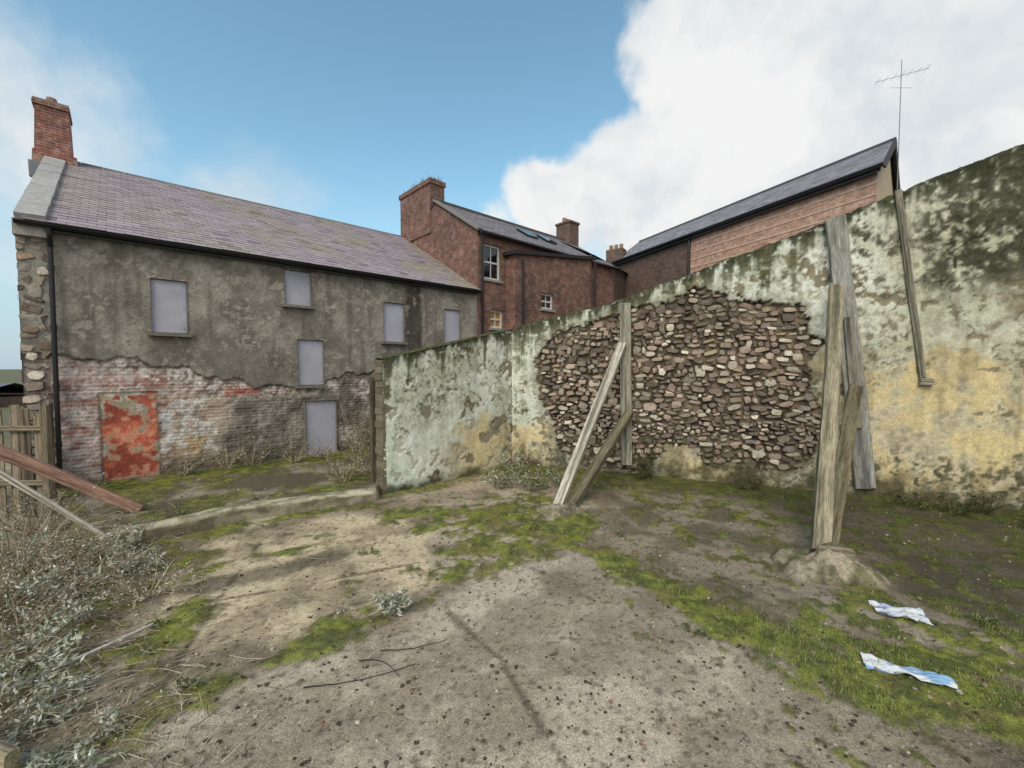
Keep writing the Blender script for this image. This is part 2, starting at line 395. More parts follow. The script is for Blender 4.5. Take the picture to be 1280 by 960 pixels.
def plaster(u,z,T,sd,left=False,seed=0):
    sh=u.shape+(3,);O=np.ones(sh)
    a1=fbm(u,z,1.1,5,101+seed);a2=fbm(u,z,3.2,5,102+seed);a3=fbm(u,z,11,4,103+seed);a4=fbm(u,z,24,2,106+seed)
    st=fbm(u,z,7,4,104+seed,fy=.5);st2=fbm(u,z,16,3,105+seed,fy=1.2);st3=fbm(u,z,3,4,108+seed,fy=.35)
    c=mix(O*L(216,216,200),L(194,194,174),sm(.35,.7,a1))
    c=mix(c,L(228,227,216),sm(.5,.72,a2)*.6)
    c=mix(c,L(194,206,182),sm(.5,.75,fbm(u,z,.8,3,160+seed))*.45)
    if not left:
        c=mix(c,L(182,174,144),sm(6.8,8.2,u+a1)*.6)
        c=mix(c,L(154,140,114),sm(7.8,8.6,u)*sm(.45,.68,a2)*.6)
    if left:
        ym=sm(1.15,.85,z-.12*u+(a1-.5)*.9)*sm(1.1,2.1,u+(a2-.5))
    else:
        ym=sm(2.75,2.45,z-(u-7.2)*.05+(a1-.5)*.9+(a3-.5)*.3)*sm(5.9,6.3,u)+sm(1.2,.9,z+(a1-.5)*.6)*sm(1.3,.9,u)+sm(1.1,.9,z+(a1-.5)*.3)*sm(3.3,3.6,u)*sm(6.5,6,u)
    ym=np.clip(ym,0,1)
    yc=mix(O*L(208,186,136),L(194,180,148),sm(.4,.7,a2));yc=mix(yc,L(218,211,186),sm(.46,.68,a1*.5+a3*.5)*.75)
    yc=mix(yc,L(164,142,104),sm(.55,.75,st3)*.45)
    c=mix(c,yc,ym*.9)
    fl=sm(.66,.69,a2*.6+a3*.4)
    c=mix(c,L(168,158,134),fl*.65)
    fl2=sm(.69,.71,fbm(u,z,2.4,4,130+seed)*.7+a3*.3)
    c=mix(c,L(144,133,110),fl2)
    dt=T-z
    k=.8 if left else 1
    c=mix(c,L(124,118,90),sm(.50,.74,st3*.6+a3*.4)*(.25 if left else .42))
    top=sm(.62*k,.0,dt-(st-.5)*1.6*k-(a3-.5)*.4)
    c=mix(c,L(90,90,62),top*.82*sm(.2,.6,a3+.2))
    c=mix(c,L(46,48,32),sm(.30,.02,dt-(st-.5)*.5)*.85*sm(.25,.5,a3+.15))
    run=sm(.58,.80,st)*sm(2.4*k,.2,dt)*sm(.3,.6,a3)
    c=mix(c,L(106,106,76),run*.6)
    reg=sm(.46,.70,a1)
    blot=sm(.50,.72,a3*.55+a4*.2+a2*.25)*reg
    c=mix(c,L(80,76,54),blot*(.55 if left else .7))
    sp=sm(.62,.8,a4)*sm(.4,.65,a1)
    c=mix(c,L(84,78,58),sp*.5)
    if not left:
        bl=sm(.38,.64,a2*.4+a3*.45+a4*.15+.16*sm(7.3,8.7,u))*sm(7.0,8.2,u)*sm(3.2,4.3,z+(a1-.5))
        c=mix(c,L(54,54,38),bl*.88)
        mo_=sm(.48,.66,a2*.35+a3*.5+a4*.15)*sm(6.2,6.6,u)*sm(7.6,7.2,u)*sm(3.4,4.4,z)
        c=mix(c,L(58,60,40),mo_*.85)
        c=mix(c,L(100,82,50),sm(.45,.7,a2)*sm(8.1,8.5,u)*sm(2.3,2.8,z)*sm(3.8,3.2,z)*.6)
        crk=fbm(u,z,1.6,3,150);cr=sm(.012,.004,np.abs(crk-.5))*sm(6.9,7.6,u)*sm(2.8,3.2,z)
        c=mix(c,L(40,36,26),cr*.9)
        c=mix(c,L(104,98,74),sm(.22,.0,sd+(a3-.5)*.3)*.5)
    bd=sm(.70,.05,z+(a2-.5)*.9+(st-.5)*.4+(a3-.5)*.3) if not left else sm(.3,.0,z+(a2-.5)*.5)
    c=mix(c,L(58,54,38),bd*.88)
    if not left:
        bs=sm(.46,.60,a3*.5+a2*.35+a4*.15)*sm(1.1,.5,z+(a1-.5)*.5)*sm(6.4,7.0,u)
        c=mix(c,L(62,62,40),bs*.8)
    gr=(fbm(u,z,38,2,170+seed)-.5)
    return c*(1+.24*gr+.16*(st2-.5))[...,None],fl,fl2
wob=(fbm(U,Zg,5,4,71)-.5)*.30+(fbm(U,Zg,18,2,72)-.5)*.12
sd=sdpoly(U,Zg,PATCH)+wob*.6
ins=sm(.012,-.012,sd)
c,fl,fl2=plaster(U,Zg,T,sd)
mort=mix(np.ones(U.shape+(3,))*L(120,105,86),L(70,61,50),sm(.3,.7,fbm(U,Zg,6,3,73)))
mort=mix(mort,L(78,76,48),sm(1.1,.2,Zg+(fbm(U,Zg,3,3,74)-.5))*.6)
c=mix(c,mort,ins)
disp=.05*(fbm(U,Zg,.6,3,75)-.5)+.02*(fbm(U,Zg,3,4,76)-.5)+.008*(fbm(U,Zg,14,3,79)-.5)-.008*fl-.014*fl2-ins*.085-ins*.03*(fbm(U,Zg,9,3,77)-.5)
sheet('plaster_face',arr(RO,RD,U,RN,disp,Zg),c,M_plaster,wallR)
def inside(u,z):
    w=(fbm(np.array([u]),np.array([z]),5,4,71)[0]-.5)*.30
    return sdpoly(np.array([u]),np.array([z]),PATCH)[0]+w*.6<-.02
sc=[L(182,164,144),L(162,144,124),L(146,134,121),L(170,150,134),L(194,181,161),L(132,117,104),L(166,144,128),L(154,138,116),L(206,194,174),L(124,112,101),L(148,126,114),L(116,102,90)]
def ex(u,z,col,r):
    if z<1.1 and r.random()<.35*(1.5-z): col=col*.5+L(80,82,50)*.5
    if u<2.6 and r.random()<.5: col=col*.82
    if z>3.2 and r.random()<.4: col=col*.72
    return col
def placeR(u,n,z): 
    return rp(u,n-.066,z)
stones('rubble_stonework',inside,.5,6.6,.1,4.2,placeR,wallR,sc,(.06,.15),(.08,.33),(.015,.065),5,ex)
n_=np.linspace(.012,-.42,16);U2,N2=np.meshgrid(us,n_)
hump=.03*np.sin((N2+.42)/.43*np.pi)+.035*(fbm(U2,N2,8,3,81)-.3)*sm(.02,-.05,N2)
cc=mix(np.ones(U2.shape+(3,))*L(78,80,46),L(50,48,34),sm(.4,.6,fbm(U2,N2,6,3,82)))
Pt=arr(RO,RD,U2,RN,np.where(N2>0,disp[-1][None,:]+0*N2,N2),topR(U2)+hump*sm(.012,-.03,N2));sheet('capping',Pt,cc,M_conc,wallR)
bb=Buf();bk=[rp(0,-.42,0),rp(11,-.42,0),rp(11,-.42,float(topR(np.array(11.))))]+[rp(u,-.42,float(topR(np.array(u)))) for u in (9,7,5,3,1,0)]
bb.add(bk,[tuple(range(len(bk)))],L(120,112,98));e=[rp(11,0,0),rp(11,-.42,0),rp(11,-.42,6.74),rp(11,0,6.74)]
bb.add(e,[(0,1,2,3)],L(120,112,98));bb.done('rear_face',M_conc,wallR)
b=Buf()
for i in range(2600):
    u=random.uniform(0,10.5)
    if fbm(np.array([u]),np.array([1.]),1.5,3,83)[0]<.42: continue
    n=random.uniform(-.3,.02);z=float(topR(np.array(u)))+.0
    p=rp(u,n,z);b.leaf(p,(random.uniform(-.5,.5),random.uniform(-.5,.5),random.uniform(.3,1)),.012,random.uniform(.015,.045),random.choice([L(84,90,42),L(60,66,32),L(104,98,56)]))
b.done('capping_moss',M_leaf,wallR)

# ------------------------------------------------------------------ boundary wall (short return)
wallL=empty('boundary_wall',LO)
us=np.arange(0,3.47,.022);U,V=np.meshgrid(us,np.linspace(0,1,150))
T=np.interp(U,[0,.2,3.3,3.45],[2.66,2.70,3.40,3.44])+.03*(fbm(U,U*0,3,3,63)-.5)
Zg=V*T;c,fl,fl2=plaster(U,Zg,T,None,True,300)
gp=sdpoly(U,Zg,[(.82,1.72),(1.12,1.72),(1.1,1.5),(.95,1.42),(.85,1.5)])+(fbm(U,Zg,9,3,65)-.5)*.15
gp=np.minimum(gp,sdpoly(U,Zg,[(1.9,1.55),(2.0,1.55),(2.0,1.4),(1.9,1.4)])+(fbm(U,Zg,9,3,65)-.5)*.15)
c=mix(c,L(130,124,106),sm(.01,-.01,gp))
disp=.03*(fbm(U,Zg,.8,3,66)-.5)+.014*(fbm(U,Zg,4,4,67)-.5)-.01*fl-.012*fl2-.015*sm(.01,-.01,gp)
sheet('plaster_face',arr(LO,LD,U,LN,disp,Zg),c,M_plaster,wallL)
b=Buf()
def lp(s,n,z): return LO+LD*s+LN*n+Z*z
for k in range(20):
    z0,z1=k*.132,(k+1)*.132;b.box(LO,LD,LN,Z,(-.02+random.uniform(-.012,.012),-.29,z0),(.05,.004,z1-.004),L(122,112,94)*random.uniform(.7,1.1),.006)
ts=np.linspace(0,3.45,30)
for a0,a1 in zip(ts[:-1],ts[1:]):
    z0,z1=np.interp([a0,a1],[0,.2,3.3,3.45],[2.66,2.70,3.40,3.44])
    b.add([lp(a0,.02,z0),lp(a1,.02,z1),lp(a1,-.3,z1+.02),lp(a0,-.3,z0+.02)],[(0,1,2,3)],L(90,90,60))
    b.add([lp(a0,-.3,0),lp(a1,-.3,0),lp(a1,-.3,z1+.02),lp(a0,-.3,z0+.02)],[(0,1,2,3)],L(120,114,98))
b.done('capping_and_rear',M_conc,wallL)
b=Buf()
for i in range(900):
    u=random.uniform(0,3.4);z=float(np.interp(u,[0,.2,3.3,3.45],[2.66,2.70,3.40,3.44]))
    b.leaf(lp(u,random.uniform(-.25,.02),z),(random.uniform(-.5,.5),random.uniform(-.5,.5),1),.012,random.uniform(.015,.04),random.choice([L(84,90,42),L(60,66,32)]))
b.done('capping_moss',M_leaf,wallL)
# gate post standing just behind the wall end
def beam(name,p0,p1,w,t,side,col,parent,moss=.3,rough=.012,seed=0,taper=0):
    p0,p1,side=Vector(p0),Vector(p1),Vector(side);d=(p1-p0);Ln=d.length;d.normalize()
    x=(side-d*side.dot(d)).normalized();y=d.cross(x)
    nz=max(8,int(Ln/.05));nx,ny=6,4
    ringp=[(-.5+i/nx,-.5) for i in range(nx)]+[(.5,-.5+i/ny) for i in range(ny)]+[(.5-i/nx,.5) for i in range(nx)]+[(-.5,.5-i/ny) for i in range(ny)]
    R=len(ringp);i_=np.arange(nz+1)/nz
    A_=np.array(ringp);zz=i_*Ln
    r=np.arange(R)*1.0
    ZZ,RR=np.meshgrid(zz,r,indexing='ij')
    nn=fbm(RR*1.0,ZZ,.9,3,400+seed,fy=2.2)-.5
    ww=w*(1-taper*i_);cr=1-.05*(np.abs(A_[:,0])+np.abs(A_[:,1])>.85)
    px=A_[None,:,0]*ww[:,None]*cr*(1+nn*rough*8)+.02*(fbm(ZZ,ZZ*0+seed,.6,2,7)-.5)
    py=A_[None,:,1]*t*cr*(1+nn*rough*8)+.02*(fbm(ZZ,ZZ*0+seed+9,.6,2,8)-.5)
    ends=.02*(H(RR,RR*0,seed+3)-.5);pz=ZZ+np.where(ZZ<=0,ends,0)+np.where(ZZ>=Ln-1e-6,ends*3,0)
    V_=np.stack([px,py,pz],-1).reshape(-1,3)
    F_=[(i*R+k,i*R+(k+1)%R,(i+1)*R+(k+1)%R,(i+1)*R+k) for i in range(nz) for k in range(R)]+[tuple(range(R))[::-1],tuple(nz*R+k for k in range(R))]
    g_=fbm(RR*.4+seed,ZZ,1,4,420+seed,fy=3);h_=fbm(RR*.9,ZZ*.5,1,3,430+seed)
    c=mix(np.ones(g_.shape+(3,))*L(*col),np.array(L(*col))*.35,sm(.45,.8,h_))
    c=mix(c,L(108,106,80),sm(1-moss-.25,1-moss+.15,g_)*.5)
    o=finish(name,V_,F_,c.reshape(-1,3),M_wood,parent,False)
    M=Matrix.Identity(4)
    for r_ in range(3): M[r_][0],M[r_][1],M[r_][2],M[r_][3]=x[r_],y[r_],d[r_],p0[r_]
    if parent: o.matrix_parent_inverse=Matrix.Identity(4);o.matrix_local=Matrix.Translation(-Vector(parent.location))@M
    else: o.matrix_world=M
    return o
beam('gate_post',lp(-.02,-.38,0),lp(-.02,-.38,2.3),.11,.11,LD,(96,86,72),None,.3,seed=61)

# ------------------------------------------------------------------ derelict house
house=empty('derelict_house',FO)
wins=[(1.81,2.42,3.23,4.36),(4.36,4.99,4.07,4.94),(4.63,5.27,2.03,3.21),(6.97,7.63,3.25,4.40),(9.06,9.69,3.25,4.39)]
door=(4.78,5.58,0.0,1.62)
holes=wins+[door]
ut=sorted(set(np.round(np.concatenate([np.arange(0,10.44,.021),[w[i] for w in holes for i in (0,1)],[10.44]]),4)))
zt=sorted(set(np.round(np.concatenate([np.arange(0,5.16,.021),[w[i] for w in holes for i in (2,3)],[5.16]]),4)))
U,Zg=np.meshgrid(ut,zt)
sh=U.shape+(3,)
a1=fbm(U,Zg,.9,5,201);a2=fbm(U,Zg,2.6,5,202);a3=fbm(U,Zg,9,4,203);a4=fbm(U,Zg,22,2,206);st=fbm(U,Zg,5,4,204,fy=.5)
bound=np.interp(U,[0,.45,.85,1.93,2.61,3.37,3.87,5.17,5.81,6.73,10.5],[2.85,2.8,2.7,2.57,2.45,2.2,2.05,2.06,2.26,2.43,2.5])+(fbm(U,U*0,3,4,205)-.5)*.28
grey=mix(np.ones(sh)*L(160,151,139),L(128,120,109),sm(.2,.8,a2));grey=mix(grey,L(182,173,160),sm(.5,.8,a3)*.5)
grey=mix(grey,L(104,96,86),sm(.5,.8,a1)*.55);grey=mix(grey,L(98,90,81),sm(.55,.85,st)*.5)
grey=mix(grey,L(90,84,75),sm(.58,.8,a3*.5+a4*.5)*.45)
for w in wins:
    dx=np.abs(U-(w[0]+w[1])/2);grey=mix(grey,L(84,77,68),sm(.55,.25,dx+(st-.5)*.3)*sm(w[2]-1.1,w[2],Zg)*sm(w[2]+.02,w[2]-.02,Zg)*.55)
grey=mix(grey,L(50,46,40),sm(.35,.1,np.abs(U-7.95)+(st-.5)*.4)*sm(2.2,3.2,Zg)*.8)
grey=mix(grey,L(88,82,72),sm(4.6,5.1,Zg+(a2-.5)*.4)*.55)
row=np.floor(Zg/.075);uo=U+(row%2)*.11;bi=np.floor(uo/.225);fu=uo/.225-bi;fz=Zg/.075-row
mo=np.maximum((fu<.09)*1.,(fz<.2)*1.);rb=H(bi,row,9)
br=mix(np.ones(sh)*L(174,124,110),L(134,98,88),rb);br=mix(br,L(206,190,180),(H(bi,row,10)>.52)*.7)
br=mix(br,L(186,175,163),mo*.8)
wash=sm(.36,.6,a2*.5+a3*.5);br=mix(br,L(206,190,183),wash*.65)
br=mix(br,L(100,87,79),sm(.52,.75,a4*.5+a1*.5)*.5)
rub=mix(np.ones(sh)*L(190,172,160),L(132,117,107),sm(.4,.6,fbm(U,Zg,11,3,207,fy=16)));rub=mix(rub,L(218,209,202),sm(.50,.64,a3)*.75)
low_grey=mix(np.ones(sh)*L(154,145,133),L(118,109,99),sm(.35,.65,a2));low_grey=mix(low_grey,L(90,82,72),sm(.5,.75,a3)*.4)
pinkpl=mix(np.ones(sh)*L(186,166,148),L(150,129,113),sm(.4,.65,a2));pinkpl=mix(pinkpl,L(214,206,196),sm(.54,.64,a3*.5+a2*.5)*.8)
low=mix(br,pinkpl,sm(1.7,2.1,U+(a2-.5)*.8)*sm(2.05,1.85,Zg+(a3-.5)*.3)*sm(3.5,2.9,U))
low=mix(low,rub,sm(.45,.3,bound-Zg+(a3-.5)*.25)*sm(.8,1.6,U))
low=mix(low,low_grey,sm(2.9,3.2,U+(a2-.5)*.5)*sm(1.9,1.7,Zg+(a2-.5)*.3))
low=mix(low,mix(rub,low_grey,sm(.4,.5,a2)),sm(5.5,5.8,U))
red=sm(.02,-.02,sdpoly(U,Zg,[(3.1,2.02),(3.75,2.0),(3.7,1.86),(3.1,1.84)])+(a3-.5)*.1);low=mix(low,L(180,98,78),red*.65)
red=sm(.05,-.05,sdpoly(U,Zg,[(.5,2.35),(2.0,2.25),(2.0,2.12),(.5,2.2)])+(a3-.5)*.3);low=mix(low,L(168,108,96),red*.5)
blue=sm(.57,.63,fbm(U,Zg,4,3,209)*.7+a4*.3)*sm(1.85,2.0,U)*sm(3.1,2.6,U)*sm(.5,.9,Zg)*sm(1.9,1.7,Zg);low=mix(low,L(206,212,210),blue*.6)
yel=sm(.3,.05,np.hypot((U-2.45),(Zg-.75)*.8)+(a3-.5)*.4);low=mix(low,L(196,168,120),yel*.6)
low=mix(low,L(66,66,44),sm(.7,.05,Zg+(a2-.5)*.7)*.75)
pan=sdpoly(U,Zg,[(.98,1.98),(1.86,1.98),(1.88,.04),(1.0,.04)]);pin=sm(.012,-.012,pan+(a3-.5)*.02)
rp1=fbm(U,Zg,2.4,5,211);pc=mix(np.ones(sh)*L(204,112,84),L(158,80,64),sm(.35,.7,a2));pc=mix(pc,L(222,160,130),sm(.45,.7,a3)*.75);pc=mix(pc,L(116,68,56),sm(.6,.8,a4*.5+rp1*.5)*.5)
pw=sm(.54,.66,rp1*.55+a3*.45+.16*sm(.14,.0,-pan)+.05*sm(1.2,2,Zg)-.06*sm(.9,.3,np.hypot(U-1.4,(Zg-1.1)*.6)))
pw=np.maximum(pw,sm(.30,.22,Zg+(a2-.5)*.5)*.5)
pc=mix(pc,mix(np.ones(sh)*L(210,200,186),L(166,152,130),sm(.45,.6,a3)),pw)
low=mix(low,pc,pin)
low=mix(low,L(112,94,80),sm(.035,.015,np.abs(pan))*.7)
up=sm(-.015,.015,Zg-bound)
c=mix(low,grey,up)
c=mix(c,L(74,66,56),sm(.05,.0,np.abs(Zg-bound+.02))*.5)
scar=sm(.70,.73,a2*.5+a3*.5)*up;c=mix(c,L(172,159,146),scar*.5)
c=c*(1+.28*(fbm(U,Zg,36,2,219)-.5))[...,None]
disp=.02*(fbm(U,Zg,.7,3,215)-.5)+.01*(a2-.5)+.008*(a3-.5)-.035*(1-up)-.012*scar-(1-up)*(.012*mo*(1-pin))-.02*pin-.02*(1-up)*sm(.45,.65,fbm(U,Zg,5,3,216))*(1-pin)
um=(U[:-1,:-1]+U[1:,1:])/2;zm=(Zg[:-1,:-1]+Zg[1:,1:])/2;keep=np.ones(um.shape,bool)
for w in holes: keep&=~((um>w[0])&(um<w[1])&(zm>w[2])&(zm<w[3]))
FN=-FB
sheet('front_wall',arr(FO,FD,U,FN,disp,Zg),c,M_render,house,keep=keep)
b=Buf();g=Buf();s=Buf()
for w in holes:
    col=L(130,122,110)
    for P in ([fp(w[0],-.02,w[2]),fp(w[0],.14,w[2]),fp(w[0],.14,w[3]),fp(w[0],-.02,w[3])],[fp(w[1],-.02,w[2]),fp(w[1],.14,w[2]),fp(w[1],.14,w[3]),fp(w[1],-.02,w[3])],
              [fp(w[0],-.02,w[3]),fp(w[1],-.02,w[3]),fp(w[1],.14,w[3]),fp(w[0],.14,w[3])],[fp(w[0],-.02,w[2]),fp(w[1],-.02,w[2]),fp(w[1],.14,w[2]),fp(w[0],.14,w[2])]):
        b.add(P,[(0,1,2,3)],col)
    g.box(FO,FD,FB,Z,(w[0]+.004,.045,w[2]+.012),(w[1]-.004,.06,w[3]-.012),L(172,169,178))
    for t in ((w[0],w[0]+.03),(w[1]-.03,w[1])): g.box(FO,FD,FB,Z,(t[0]+.003,.03,w[2]+.02),(t[1]-.003,.043,w[3]-.02),L(152,150,160))
    for zz2 in (w[2]+.1,(w[2]+w[3])/2,w[3]-.1):
        for t in (w[0]+.05,w[1]-.05): g.box(FO,FD,FB,Z,(t-.008,.038,zz2-.008),(t+.008,.044,zz2+.008),L(90,86,84))
    if w is not door: s.box(FO,FD,FB,Z,(w[0]-.07,-.10,w[2]-.07),(w[1]+.07,.04,w[2]-.003),L(122,116,104),.004)
b.done('reveals',M_render,house);s.done('window_sills',M_conc,house);g.done('boarded_openings',M_board,house)
stones('quoins',lambda u,z:True,0,.30,.3,5.0,lambda u,n,z:fp(min(max(u,-.01),.38+.10*math.sin(z*9)),-n-.0,z),house,[L(186,168,150),L(156,132,114),L(198,186,170),L(136,120,108),L(168,158,146)],(.12,.22),(.18,.36),(.0,.03),12,wave=0)
RH,RZ,EZ=5.25,8.06,5.16
def plate(name,pts,Uv,Vv,mat,parent,col=(.4,.4,.4)):
    pts=[Vector(p) for p in pts];uv=[(p.dot(Vector(Uv)),p.dot(Vector(Vv))) for p in pts]
    return finish(name,[tuple(p) for p in pts],[tuple(range(len(pts)))],np.array([col]*len(pts)),mat,parent,False,np.array(uv))
plate('gable_wall',[fp(0,0,0),fp(0,2*RH,0),fp(0,2*RH,EZ),fp(0,RH,RZ),fp(0,0,EZ)],FB,Z,M_brick3,house)
plate('rear_wall',[fp(0,2*RH,0),fp(10.44,2*RH,0),fp(10.44,2*RH,EZ),fp(0,2*RH,EZ)],FD,Z,M_brick3,house)
plate('party_wall',[fp(10.43,0,0),fp(10.43,2*RH,0),fp(10.43,2*RH,EZ),fp(10.43,RH,RZ-.05),fp(10.43,0,EZ)],FB,Z,M_brick3,house)

def slates(name,O,Uv,Sv,Nv,Lu,Ls,mat,parent,base,var,gauge=.17,w=.25,seed=1,colf=None):
    r=random.Random(seed);O,Uv,Sv,Nv=map(Vector,(O,Uv,Sv,Nv));b=Buf()
    nr=int(Ls/gauge)
    for i in range(nr+1):
        s0=i*gauge;s1=min(s0+gauge*1.15,Ls);off=(i%2)*w/2
        u=-off
        while u<Lu:
            a=max(u,0);e=min(u+w-.006,Lu)
            if e-a>.03:
                j=r.uniform(-.008,.005);k=r.uniform(.010,.020)
                if r.random()<.012: j-=.04
                col=np.array(base)*r.uniform(1-var,1+var)
                if colf: col=colf(a,s0,col,r)
                p=[O+Uv*a+Sv*(s0+j)+Nv*k,O+Uv*e+Sv*(s0+j)+Nv*(k+r.uniform(-.002,.002)),O+Uv*e+Sv*s1+Nv*.003,O+Uv*a+Sv*s1+Nv*.003,
                   O+Uv*a+Sv*(s0+j),O+Uv*e+Sv*(s0+j)]
                b.add(p,[(0,1,2,3),(4,5,1,0)],[col]*4+[col*.3]*2)
            u+=w
    b.add([O,O+Uv*Lu,O+Uv*Lu+Sv*Ls,O+Sv*Ls],[(0,1,2,3)],L(40,40,42))
    return b.done(name,mat,parent)
def slopev(run,rise,B): 
    v=Vector(B)*run+Z*rise;return v.normalized(),v.length
S,SL=slopev(RH+.16,RZ-EZ+.1,FB);Nn=FD.cross(S);Nn=Nn if Nn.z>0 else -Nn
def mcol(u,s,col,r):
    n=float(fbm(np.array([u]),np.array([s]),.7,4,301)[0]);m=max(0,min(1,(n-.42)*3.5))*min(1,.25+u/7)
    col=col*(1-.5*m)+L(156,148,114)*.5*m
    if r.random()<.06: col=col*.72
    return col
slates('slate_roof',fp(.1,-.16,EZ-.02),FD,S,Nn,10.35,SL,M_slate,house,L(158,145,149),.13,.19,.27,3,mcol)
S2,SL2=slopev(RH+.16,RZ-EZ+.1,-FB)
b=Buf();b.add([fp(.1,RH*2+.16,EZ-.02),fp(10.4,RH*2+.16,EZ-.02),fp(10.4,RH,RZ+.07),fp(.1,RH,RZ+.07)],[(0,1,2,3)],L(120,116,122));b.done('rear_roof_slope',M_slate,house)
b=Buf()
for i in range(23):
    a=.2+i*.45
    P=[fp(a,RH-.12,RZ+.02),fp(a+.44,RH-.12,RZ+.02),fp(a+.44,RH,RZ+.12),fp(a,RH,RZ+.12),fp(a+.44,RH+.12,RZ+.02),fp(a,RH+.12,RZ+.02)]
    b.add(P,[(0,1,2,3),(3,2,4,5)],np.array(L(118,106,106))*random.uniform(.85,1.15))
b.done('ridge_tiles',M_slate,house)
b=Buf()
for i in range(8):
    a0,a1=i/8*SL,(i+1)/8*SL-.01
    b.box(fp(0,-.10,EZ-.02),FD,S,Nn,(.0,a0,-.12),(.38,a1,.12),L(166,162,158)*random.uniform(.9,1.08),.006)
b.box(FO,FD,FB,Z,(-.03,-.14,EZ-.30),(.40,.1,EZ-.02),L(156,150,144),.005)
for i in range(8):
    a0,a1=i/8*SL2,(i+1)/8*SL2-.01
    n2=FD.cross(S2);n2=n2 if n2.z>0 else -n2
    b.box(fp(0,2*RH+.16,EZ-.02),FD,S2,n2,(.0,a0,-.12),(.38,a1,.12),L(170,168,166))
b.done('gable_coping',M_conc,house)
def bbox(name,O,a,b_,c_,lo,hi,mat,parent,taper=0):
    O,a,b_,c_=[Vector(v) for v in (O,a,b_,c_)]
    V_=[];F_=[];UV=[]
    def pt(x,y,z):
        k=taper if z==hi[2] else 0
        x=x+(k if x==lo[0] else -k);y=y+(k if y==lo[1] else -k)
        return O+a*x+b_*y+c_*z
    x0,y0,z0=lo;x1,y1,z1=hi
    for q,uvf in (([(x0,y0,z0),(x1,y0,z0),(x1,y0,z1),(x0,y0,z1)],0),([(x1,y1,z0),(x0,y1,z0),(x0,y1,z1),(x1,y1,z1)],0),
              ([(x0,y1,z0),(x0,y0,z0),(x0,y0,z1),(x0,y1,z1)],1),([(x1,y0,z0),(x1,y1,z0),(x1,y1,z1),(x1,y0,z1)],1),
              ([(x0,y0,z1),(x1,y0,z1),(x1,y1,z1),(x0,y1,z1)],2),([(x0,y0,z0),(x0,y1,z0),(x1,y1,z0),(x1,y0,z0)],2)):
        o=len(V_);F_.append((o,o+1,o+2,o+3))
        for p in q:
            V_.append(tuple(pt(*p)));UV.append((p[uvf] if uvf<2 else p[0],p[2] if uvf<2 else p[1]))
    return finish(name,V_,F_,np.array([L(120,110,100)]*len(V_)),mat,parent,False,np.array(UV))
def pot(b,p,h=.35,r=.12,col=(150,120,100)):
    b.tube([p,p+Z*h*.15,p+Z*h*.2,p+Z*h*.9,p+Z*h*.92,p+Z*h],r*1.15,r*.95,L(*col),10)
bbox('chimney_base',FO,FD,FB,Z,(-.24,4.72,7.4),(.62,5.75,8.1),M_chim,house,.03)
bbox('chimney_stack',FO,FD,FB,Z,(-.18,4.8,8.1),(.5,5.68,9.28),M_chim,house,.035)
bbox('chimney_corbel',FO,FD,FB,Z,(-.19,4.79,9.28),(.49,5.69,9.38),M_chim,house)
b=Buf();b.box(FO,FD,FB,Z,(-.17,4.82,9.383),(.47,5.66,9.44),L(130,124,116),.01);pot(b,fp(.15,5.05,9.44),.16,.10);b.done('chimney_pots',M_conc,house)
b=Buf();b.box(FO,FD,FB,Z,(-.27,4.62,7.35),(.68,4.73,7.75),L(130,132,136),.01);b.done('lead_flashing',M_slate,house)
b=Buf();n=8
for i in range(22):
    t0=.0+i*.475;vs=[];
    for t in (t0,t0+.475):
        for k in range(n+1):
            a=math.pi*k/n;vs.append(fp(t,-.20+.07*math.cos(a),EZ-.06-.07*math.sin(a)))
    b.add(vs,[(k,k+1,n+2+k,n+1+k) for k in range(n)],L(24,24,26))
b.box(FO,FD,FB,Z,(.05,-.12,EZ-.17),(10.4,-.10,EZ-.01),L(24,24,26))
b.box(FO,FD,FB,Z,(.05,-.10,EZ-.10),(10.4,.02,EZ-.085),L(30,30,30))
b.tube([fp(.42,-.2,EZ-.12),fp(.42,-.18,EZ-.25),fp(.42,-.08,EZ-.45),fp(.42,-.08,.3)],.038,.038,L(24,24,26),10)
for z in (4.3,3.2,2.1,1.0): b.tube([fp(.42,-.08,z),fp(.42,-.08,z+.08)],.048,.048,L(24,24,26),10)
b.done('gutter_and_downpipe',M_black,house)

